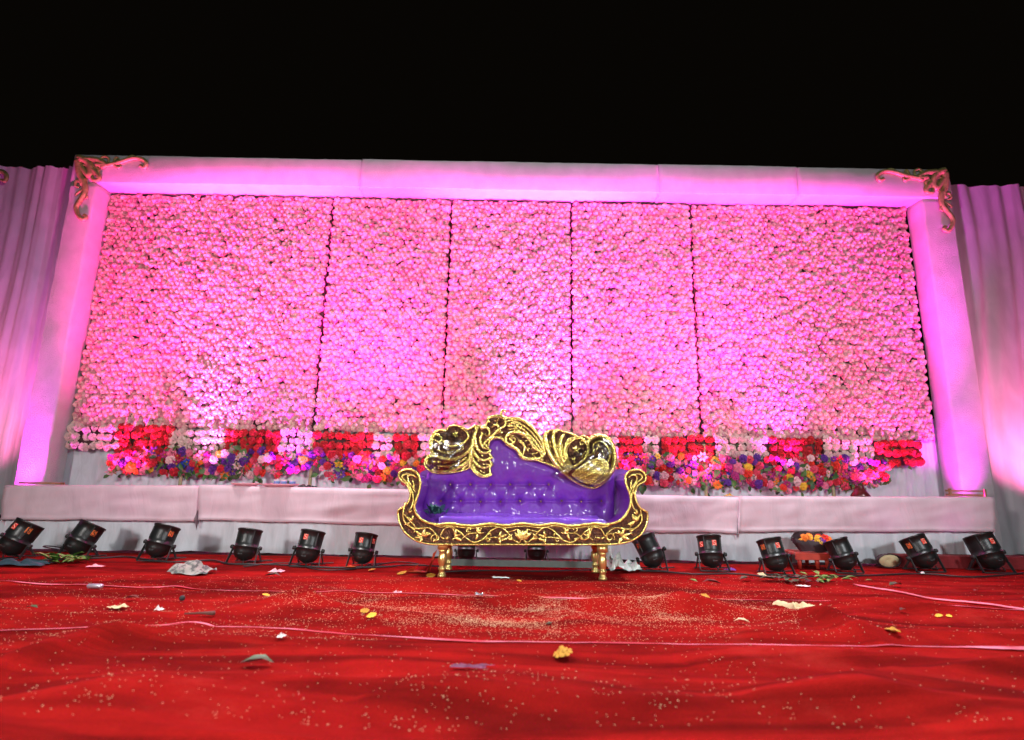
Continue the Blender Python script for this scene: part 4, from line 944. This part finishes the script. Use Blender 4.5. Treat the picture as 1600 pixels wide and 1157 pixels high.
# ------------------------------------------------------------------ things left about
def crumple(name, px, py, wpx, dpx_m, hgt, material, seed, lab, cat, z0=None, rot=0, n=26, rough=1.0, Y=None, group=None):
    g = ground(px, py) if z0 is None else at(px, py, Y)
    s = wpx / FPX * (g - CP).dot(Fv); dd = dpx_m
    vs = []; fs = []; zz = HT(g.x, g.y) if z0 is None else z0
    for j in range(n + 1):
        for i in range(n + 1):
            u, v = i / n - .5, j / n - .5
            k = 1 + .25 * N3(u * 3 + seed, v * 3, 7)
            cr = abs(N3(u * 3.1 + seed, v * 1.6, seed)) * 2.2 + .35 * abs(N3(u * 8, v * 6 + seed, 3)) + .08 * abs(N3(u * 20, v * 20, seed))
            e = max(0, 1 - (2 * max(abs(u), abs(v))) ** 3)
            z = hgt * cr * (.35 + .65 * e) * rough
            x, y = u * s * k + .12 * s * N3(v * 4, seed, u * 3), v * dd * k + .12 * dd * N3(u * 4, 5 + seed, v * 3)
            x, y = x * math.cos(rot) - y * math.sin(rot), x * math.sin(rot) + y * math.cos(rot)
            vs.append((x, y, z + .012))
    for j in range(n):
        for i in range(n): q = j * (n + 1) + i; fs.append((q, q + 1, q + n + 2, q + n + 1))
    return link(name, mesh(name, vs, fs, False), material, loc=(g.x, g.y, zz), label=lab, cat=cat, group=group)
def printed(name, paper, ink, scale=90):
    m = mat(name, paper, .8); nt = m.node_tree; b = nt.nodes['Principled BSDF']; tc = nt.nodes.new('ShaderNodeTexCoord')
    n = nt.nodes.new('ShaderNodeTexNoise'); n.inputs['Scale'].default_value = scale; n.inputs['Detail'].default_value = 2; nt.links.new(tc.outputs['Object'], n.inputs['Vector'])
    r = nt.nodes.new('ShaderNodeValToRGB'); r.color_ramp.elements[0].position = .42; r.color_ramp.elements[1].position = .55
    r.color_ramp.elements[0].color = (*ink, 1); r.color_ramp.elements[1].color = (*paper, 1)
    nt.links.new(n.outputs['Fac'], r.inputs['Fac']); nt.links.new(r.outputs['Color'], b.inputs['Base Color']); return m
M['news'] = printed('newsprint', (.30, .28, .26), (.10, .10, .10), 22)
M['bag'] = mat('grey_polythene', (.42, .48, .44), .25, noise_amt=.35, noise_scale=12, Coat_Weight=.6)
M['bluecloth'] = mat('blue_cloth', (.02, .05, .07), .8, noise_amt=.3)
M['beige'] = mat('beige_cloth', (.62, .52, .30), .8, noise_amt=.12)
M['white'] = mat('white_paper', (.72, .70, .68), .7)
M['pinkp'] = mat('pink_plate', (.78, .35, .40), .35)
M['marigold'] = mat('marigold_petals', (.50, .25, .02), .8, noise_amt=.3, noise_scale=50)
M['darkleaf'] = mat('dark_leaf', (.03, .07, .025), .5, noise_amt=.4, noise_scale=30)
M['brightleaf'] = mat('fresh_leaf', (.10, .24, .04), .5, noise_amt=.3, noise_scale=30)
M['drypetal'] = mat('dry_brown_petal', (.11, .02, .015), .8, noise_amt=.3)
M['redwood'] = mat('red_painted_wood', (.45, .05, .03), .4, noise_amt=.2, noise_scale=12)
M['bagdark'] = mat('dark_bag_cloth', (.035, .015, .02), .6)
M['maroon'] = mat('maroon_glass', (.09, .012, .015), .2)
M['darkgreen'] = mat('dark_green_foil', (.03, .10, .09), .35, noise_amt=.4, noise_scale=30)
crumple('newspaper', 300, 899, 62, .28, .085, M['news'], 2, 'crumpled grey newspaper on the carpet in front of the third light from the left', 'newspaper', n=9)
crumple('cloth', 30, 884, 84, .16, .045, M['bluecloth'], 6, 'dark blue crumpled cloth on the carpet at the left edge', 'cloth', rough=.7)
crumple('cloth', 1255, 962, 56, .20, .10, M['beige'], 11, 'cream crumpled cloth lying on the red carpet at the right', 'cloth')
crumple('plastic_bag', 975, 893, 52, .22, .11, M['bag'], 15, 'grey see-through crumpled plastic bag beside the right sofa leg', 'bag', n=11)
crumple('plastic_bag', 948, 886, 22, .14, .22, M['bag'], 18, 'tall bunched piece of grey plastic directly behind the right sofa leg', 'bag')
def bundle(name, pos, n, L, W, m, lab, cat, seed, spread=.12, up=.3, group=None):
    rnd = random.Random(seed); root = empty(name, pos, label=lab, cat=cat, group=group)
    me = leaf_me('leaf', L, W, m, .1)
    for _ in range(n):
        a = rnd.random() * 6.28; d = Vector((math.cos(a), math.sin(a), rnd.uniform(.0, up) * 2))
        o = link('leaf', me, parent=root, loc=(rnd.gauss(0, spread), rnd.gauss(0, spread * .5), rnd.uniform(.008, .05)))
        o.rotation_mode = 'QUATERNION'; o.rotation_quaternion = d.to_track_quat('Y', 'Z'); s = rnd.uniform(.7, 1.3); o.scale = (s,) * 3
g = ground(107, 880); bundle('leaf_bundle', g + Vector((0, 0, HT(g.x, g.y))), 34, .12, .05, M['brightleaf'], 'bundle of fresh green leaves below the second light from the left', 'leaves', 3, .10)
p = sofa_pt(285, 690, SD + .25); bundle('leaf_bundle', Vector((p.x + .01, p.y, zc - .01)), 34, .085, .045, M['darkgreen'], 'dark green crumpled leafy scrap in the left corner of the sofa seat', 'leaves', 8, .04, 1.0)
# bench-top crockery
def zt_b(px): return at(px, 760 + (px - 309) * .0225, YBN).z + .01
def plate(px, wpx, lab):
    p = at(px, 757, YBN + .12); s = wpx / FPX * p.y / 2
    MB().lathe([(0, .0), (s * .6, 0), (s * .95, .022), (s, .034), (s * .93, .030), (s * .6, .010), (0, .008)], 28).obj('plate', M['pinkp'], loc=(p.x, p.y, zt_b(px)), label=lab, cat='plate'); return p, s
plate(384, 42, 'smaller pink plate on the cloth bench left of the paper cups')
pp, ss = plate(437, 58, 'larger pink plate holding the paper cups on the bench')
M['cup'] = mat('cup_white', (.72, .74, .78), .5); M['cupb'] = mat('cup_blue_band', (.12, .25, .55), .5)
for i, (px, l) in enumerate(((433, 'left paper cup'), (444, 'middle paper cup'), (457, 'right paper cup'))):
    p = at(px, 752, YBN + .12); r = empty('paper_cup', (p.x, p.y, zt_b(437) + .01), label=l + ' of three blue banded ones on the large pink plate', cat='cup', group='cups on the pink plate')
    MB().lathe([(0, 0), (.028, 0), (.036, .07), (.038, .072), (.034, .07), (.026, .005), (0, .004)], 16).obj('cup_wall', M['cup'], r)
    MB().lathe([(.0325, .025), (.0345, .026), (.0365, .052), (.0355, .053)], 16).obj('cup_band', M['cupb'], r)
p = at(1344, 770, YBN + .16)
MB().lathe([(0, 0), (.10, 0), (.105, .01), (.07, .06), (.045, .11), (.05, .13), (.045, .13), (.0, .12)], 16).obj('vase', M['maroon'], loc=(p.x, p.y, at(1344, 778, YBN).z + .008), label='dark maroon glass vase upside down on the right bench below the garland', cat='vase')
crumple('cloth_scrap', 478, 763, 24, .1, .03, M['blackm'], 4, 'small dark cloth scrap on the long bench right of the cups', 'cloth', z0=zt_b(478) - .01, Y=YBN + .1, n=10)
crumple('flower_scrap', 1138, 778, 16, .06, .02, M['marigold'], 5, 'yellow green flower scrap on the bench top right of the sofa', 'flower', z0=at(1138, 777, YBN).z, Y=YBN + .05, n=8)
# bare timber left on top of the right bench
p = at(1510, 776, YBN + .3); st = empty('timber_offcut', (p.x, p.y, at(1510, 778, YBN).z + .01), label='two bare wooden battens nailed together on the right bench below the fleece column', cat='timber')
MB().box((0, 0, .015), (.46, .03, .025)).obj('rail', M['wood'], st, smooth=False)
MB().box((0, .0, .062), (.46, .03, .02)).obj('rail', M['wood'], st, smooth=False)
for x in (-.2, .21): MB().box((x, -.018, .045), (.025, .02, .085)).obj('post', M['wood'], st, smooth=False)
p = at(65, 757, YBN + .3); MB().box((0, 0, .012), (.5, .05, .022)).obj('timber_batten', M['wood'], smooth=False, loc=(p.x, p.y, at(65, 759, YBN).z + .008), label='dark wooden batten on the left bench below the left column', cat='timber')

# little red stool with a flower bag behind the lights
g = ground(1262, 888); h = at(1262, 862, g.y).z; stool = empty('low_stool', (g.x, g.y, 0), label='low red wooden stool between two lights on the right', cat='stool')
for i in range(4): MB().box((0, -.12 + .08 * i, h - .012 + .002 * (i % 2)), (.40, .07, .02)).obj('slat', M['redwood'], stool, smooth=False)
MB().box((0, -.145, h - .045), (.38, .02, .045)).obj('apron', M['redwood'], stool, smooth=False)
for sx in (-.13, .05, .15):
    for sy in (-.10, .1): MB().tube([(sx, sy, h - .03), (sx * 1.05, sy * 1.05, .01)], [.026, .018], 8, smooth=False).obj('leg', M['redwood'], stool)
bagr = empty('flower_bag', (g.x + .06, g.y, h), label='open dark bag of orange and yellow flowers on the low red stool', cat='bag')
b = MB(); vs = []; fs = []
for j in range(9):
    t = j / 8
    for i in range(17):
        a = math.pi * 2 * i / 16; r = .13 + .06 * math.sin(t * 2.4); vs.append((r * 1.15 * math.cos(a) * (1 + .1 * N3(a, t * 3)), (-.05 + t * .05) + r * .5 * math.sin(a), .01 + t * .19 + .03 * N3(a * 2, 4, t) - (.10 * (1 - math.sin(a)) * .5 if j > 5 else 0)))
for j in range(8):
    for i in range(16): q = j * 17 + i; fs.append((q, q + 1, q + 18, q + 17))
MB().add(vs, fs).obj('bag_skin', M['bagdark'], bagr, smooth=False)
rnd = random.Random(5)
for _ in range(26):
    k = rnd.choice(['orange', 'orange', 'yellow', 'violet', 'scarlet']); f = link('marigold', rnd.choice(gr_[k]), parent=bagr, loc=(rnd.uniform(-.13, .13), rnd.uniform(-.10, -.02), rnd.uniform(.06, .15)))
    f.rotation_mode = 'QUATERNION'; f.rotation_quaternion = facing(rnd.gauss(0, .5), .5, rnd.random() * 6); f.scale = (.6,) * 3
# steel plate leaning, red covered step on the right
a, b2 = at(1404, 868, 6.25), at(1700, 868, 6.25)
MB().box(((a.x + b2.x) / 2, 6.34, a.z / 2), (b2.x - a.x, .18, a.z)).obj('step', mat('red_step_cloth', (.22, .015, .02), .9, noise_amt=.2), smooth=False, label='low step covered in dark red cloth behind the rightmost lights', cat='step')
g = ground(1398, 890); b = MB()
root = empty('open_basket', (g.x + .0, g.y + .06, 0), label='dark basket lying open on its side behind the light second from right edge', cat='basket')
b.lathe([(0, .13), (.06, .125), (.10, .09), (.125, .03), (.128, 0), (.118, 0), (.114, .03), (.09, .08), (0, .115)], 20, Matrix.Translation((0, 0, .075)) @ Matrix.Scale(.6, 4, (0, 0, 1)) @ Matrix.Rotation(R(-80), 4, 'X'))
b.obj('shell', M['bagdark'], root)
b = MB(); b.lathe([(0, .07), (.06, .06), (.10, .035), (.109, .01), (.0, .045)], 16, Matrix.Translation((0, 0, .075)) @ Matrix.Scale(.6, 4, (0, 0, 1)) @ Matrix.Rotation(R(-80), 4, 'X'))
b.obj('lining', M['beige'], root)

# loose petals, leaves, flowers on the carpet
def one_leaf(px, py, wpx, m, rot, lab, cat='leaf', group=None, el=.45):
    g = ground(px, py); s = wpx / FPX * (g - CP).dot(Fv); me = leaf_me('leaf', s, s * el, m, .12)
    o = link('fallen_leaf', me, loc=(g.x - .5 * s * math.cos(rot), g.y - .5 * s * math.sin(rot), HT(g.x, g.y) + .018), label=lab, cat=cat, group=group); o.rotation_euler = (R(6), 0, rot - math.pi / 2)
one_leaf(400, 1052, 52, M['darkleaf'], .1, 'large dark green leaf on the carpet near the front left')
one_leaf(1082, 912, 18, M['brightleaf'], 2.4, 'bright green leaf in front of the upright light right of the sofa')
one_leaf(1112, 916, 30, M['drypetal'], 3.0, 'dry brown leaf right of the bright green leaf by the lights')
one_leaf(1166, 911, 24, M['darkleaf'], .3, 'dark leaf between the second and third light right of the sofa')
one_leaf(1200, 912, 26, M['darkleaf'], 2.9, 'dark leaf in front of the light left of the red stool')
one_leaf(1400, 919, 26, M['darkleaf'], .2, 'dark leaf at the start of the diagonal pink hem')
one_leaf(1160, 984, 24, M['beige'], 2.8, 'curled tan leaf on the carpet left of the cream cloth')
one_leaf(425, 905, 26, M['darkleaf'], .1, 'thin dark leaf on the carpet left of the marigold heads')
one_leaf(1412, 966, 16, M['drypetal'], .5, 'small brown leaf right of the cream cloth')
one_leaf(205, 946, 22, M['drypetal'], .1, 'dark brown leaf lying left of the small black ball')
one_leaf(48, 960, 20, M['darkleaf'], 3.1, 'small olive leaf on the carpet near the left edge')
one_leaf(1525, 926, 12, M['drypetal'], .5, 'tiny dark leaf on the carpet near the right edge')
g = ground(1238, 914); bundle('leaf_bundle', g + Vector((0, 0, HT(g.x, g.y))), 16, .09, .04, M['darkleaf'], 'scattered dark leaves in front of the light left of the red stool', 'leaves', 21, .09, .12)
g = ground(1298, 911); bundle('leaf_bundle', g + Vector((0, 0, HT(g.x, g.y))), 18, .10, .05, M['brightleaf'], 'spray of bright green leaves in front of the light right of the stool', 'leaves', 22, .09, .12)
def marigold(px, py, wpx, lab, m='marigold', seed=1, flat=.5):
    g = ground(px, py); s = wpx / FPX * (g - CP).dot(Fv) / 2
    me = rose_mesh('marigold', seed, layers=((1, .0, 9, 0), (.85, .15, 9, 0), (.65, .3, 8, 0), (.42, .42, 6, 0)), r=s, m=M[m] if m in M else gm_[m])
    o = link('marigold', me, loc=(g.x, g.y, HT(g.x, g.y) + s * .35), label=lab, cat='flower'); o.scale = (1, 1, flat); o.rotation_euler = (R(-12), R(8), seed)
marigold(880, 1038, 30, 'largest orange marigold head on the carpet at the front', seed=2, flat=.8)
marigold(580, 978, 16, 'yellow green marigold on the carpet left of the rice patch', 'yellow', 3)
marigold(569, 970, 14, 'small crushed flower just behind the yellow green marigold', 'marigold', 4)
marigold(1103, 957, 14, 'orange marigold left of the cream cloth', 'marigold', 5)
marigold(1397, 1004, 22, 'orange flower with dark leaves on the right, above the front hem', 'marigold', 6)
marigold(548, 890, 18, 'flat orange marigold left of the nearest light on the sofa left side', 'orange', 7, .25)
marigold(581, 893, 13, 'small yellow marigold in front of the light nearest the sofa', 'marigold', 8, .3)
marigold(628, 898, 15, 'flat yellow marigold between the last left light and the sofa', 'marigold', 9, .25)
marigold(673, 902, 14, 'yellow marigold right beside the left sofa leg', 'marigold', 10, .3)
marigold(811, 909, 8, 'tiny yellow petal head on the carpet before the sofa middle', 'marigold', 11, .3)
marigold(948, 940, 10, 'small gold flower scrap on the hem line right of centre', 'yellow', 12, .3)
marigold(1188, 970, 12, 'olive flower head at the left of the cream cloth', 'darkleaf', 13, .4)
marigold(858, 982, 10, 'dark olive seed head on the rice patch', 'darkleaf', 14, .5)
marigold(1468, 971, 10, 'shiny yellow flower bit at the right', 'yellow', 15, .5)
marigold(1484, 972, 8, 'smaller shiny yellow bit right of its twin', 'yellow', 16, .5)
marigold(1191, 902, 14, 'pale bud lying under the light left of the stool', 'beige', 17, .6)
marigold(415, 940, 12, 'yellow petal cluster beside a leaf on the left', 'yellow', 18, .3)
# black ball, silver tube, foil, papers
g = ground(283, 948); MB().lathe([(0, -.018), (.011, -.015), (.018, -.005), (.018, .005), (.011, .015), (0, .018)], 12).obj('ball', M['blackm'], loc=(g.x, g.y, HT(g.x, g.y) + .024), label='small black ball on the carpet below the newspaper', cat='ball')
g = ground(147, 923); MB().tube([(-.055, 0, 0), (-.045, 0, 0), (.045, .004, 0), (.055, .004, 0)], [.008, .016, .016, .012], 10, smooth=False).obj('silver_tube', mat('silver_tube', (.55, .5, .6), .3, .6), loc=(g.x, g.y, HT(g.x, g.y) + .022), label='small silver tube lying on the pink hem at the left', cat='tube')
g = ground(312, 969); MB().tube([(-.09, -.008, 0), (0, .0, .004), (.07, .0, .004), (.085, .002, .006)], [.005, .006, .013, .012], 8, smooth=False).obj('spent_matchstick', mat('burnt_wood', (.12, .04, .03), .8), loc=(g.x, g.y, HT(g.x, g.y) + .016), label='dark stick with thick end on the carpet left of centre', cat='stick')
crumple('foil_scrap', 748, 949, 12, .05, .03, mat('foil', (.6, .6, .62), .25, .8), 31, 'tiny crumpled foil scrap on the carpet below the sofa', 'foil', n=8)
crumple('paper_scrap', 783, 905, 28, .05, .010, M['white'], 32, 'flat white paper scrap below the front of the sofa', 'paper', n=8)
crumple('paper_scrap', 438, 1014, 12, .04, .015, M['white'], 33, 'small white paper bit behind the large dark leaf', 'paper', n=8)
crumple('paper_scrap', 183, 956, 24, .07, .02, M['beige'], 34, 'cream torn paper on the carpet left of the black ball', 'paper', n=10)
crumple('paper_scrap', 248, 960, 12, .04, .02, M['white'], 35, 'tiny white scrap just left below the black ball', 'paper', n=8)
crumple('petal_scrap', 433, 895, 20, .09, .02, M['pinkp'], 36, 'pink crumpled petal on the carpet in front of the left lights', 'petal', n=10)
crumple('paper_strip', 735, 1061, 56, .04, .012, mat('purple_strip', (.14, .02, .07), .6), 37, 'purple paper strip on the carpet at the very front', 'paper', n=14)
crumple('wrapper', 1140, 893, 18, .07, .03, mat('violet_wrapper', (.12, .03, .3), .4), 38, 'small violet wrapper by the upright light right of the sofa', 'wrapper', n=8)
crumple('paper_scrap', 150, 888, 24, .06, .015, M['pinkp'], 39, 'pale pink torn paper right of the green leaf bundle', 'paper', n=8)
crumple('paper_scrap', 1442, 899, 7, .03, .02, M['white'], 40, 'tiny white ball of paper under the leaning light at right', 'paper', n=6)
crumple('paper_scrap', 621, 931, 12, .04, .015, M['pinkp'], 41, 'tiny pink scrap near the hem left of the sofa legs', 'paper', n=6)
crumple('paper_scrap', 1255, 920, 20, .05, .012, M['white'], 42, 'thin white thread scraps below the dark leaves on the right', 'paper', n=8)
g = ground(655, 896); s = .14; o_ = mesh('card', [(-s, 0, .0), (s * .45, -.02, 0), (s * .62, .05, .0), (-s * .5, .10, 0), (s * .55, .0, .004), (s * 1.05, .08, .19), (s * .75, .10, .15), (.0, .02, .07)], [(0, 1, 2, 3), (1, 2, 5), (2, 6, 5), (0, 3, 7)], False)
link('folded_card', o_, mat('orange_card', (.62, .08, .03), .6), loc=(g.x, g.y, HT(g.x, g.y) + .014), label='folded orange card on the carpet left of the sofa leg', cat='card')

# rice thrown on the carpet
def rice():
    rnd = random.Random(3); V = []; F = []; cnt_ = 0; tries = 0
    while cnt_ < 17000 and tries < 400000:
        tries += 1
        px = rnd.uniform(-20, 1620); py = rnd.uniform(900, 1156)
        c1_ = math.exp(-((px - 880) / 300) ** 2 - ((py - 962) / 26) ** 2) * 3.2
        c2_ = math.exp(-((px - 800) / 420) ** 2 - ((py - 920) / 22) ** 2) * .6
        g = ground(px, py); cl = max(0, N3(g.x * 2.6, g.y * 5, 7) + .02) ** 1.5 * 2.6
        dn = .05 + c1_ * (.25 + cl) + c2_ * (.4 + cl) + .5 * cl * (.5 if py > 940 else .25) + .25 * max(0, N3(g.x * 9, g.y * 9, 2))
        dn *= (.8 if py < 1010 else .13) * (1 if px < 1250 else .45)
        if rnd.random() * 3.2 > dn: continue
        x, y = g.x, g.y; z = HT(x, y) + .003; a = rnd.random() * 3.14; L = rnd.uniform(.0028, .0046); W = L * .42; n = len(V)
        ca, sa = math.cos(a), math.sin(a)
        V += [(x - L * ca, y - L * sa, z), (x + L * ca, y + L * sa, z), (x - W * sa, y + W * ca, z), (x + W * sa, y - W * ca, z), (x, y, z + W)]
        F += [(n, n + 3, n + 4), (n + 3, n + 1, n + 4), (n + 1, n + 2, n + 4), (n + 2, n, n + 4)]; cnt_ += 1
    link('rice_grains', mesh('rice_grains', V, F, False), mat('rice', (.55, .38, .22), .6), kind='stuff', label='pale rice grains thrown over the red carpet', cat='rice')
rice()
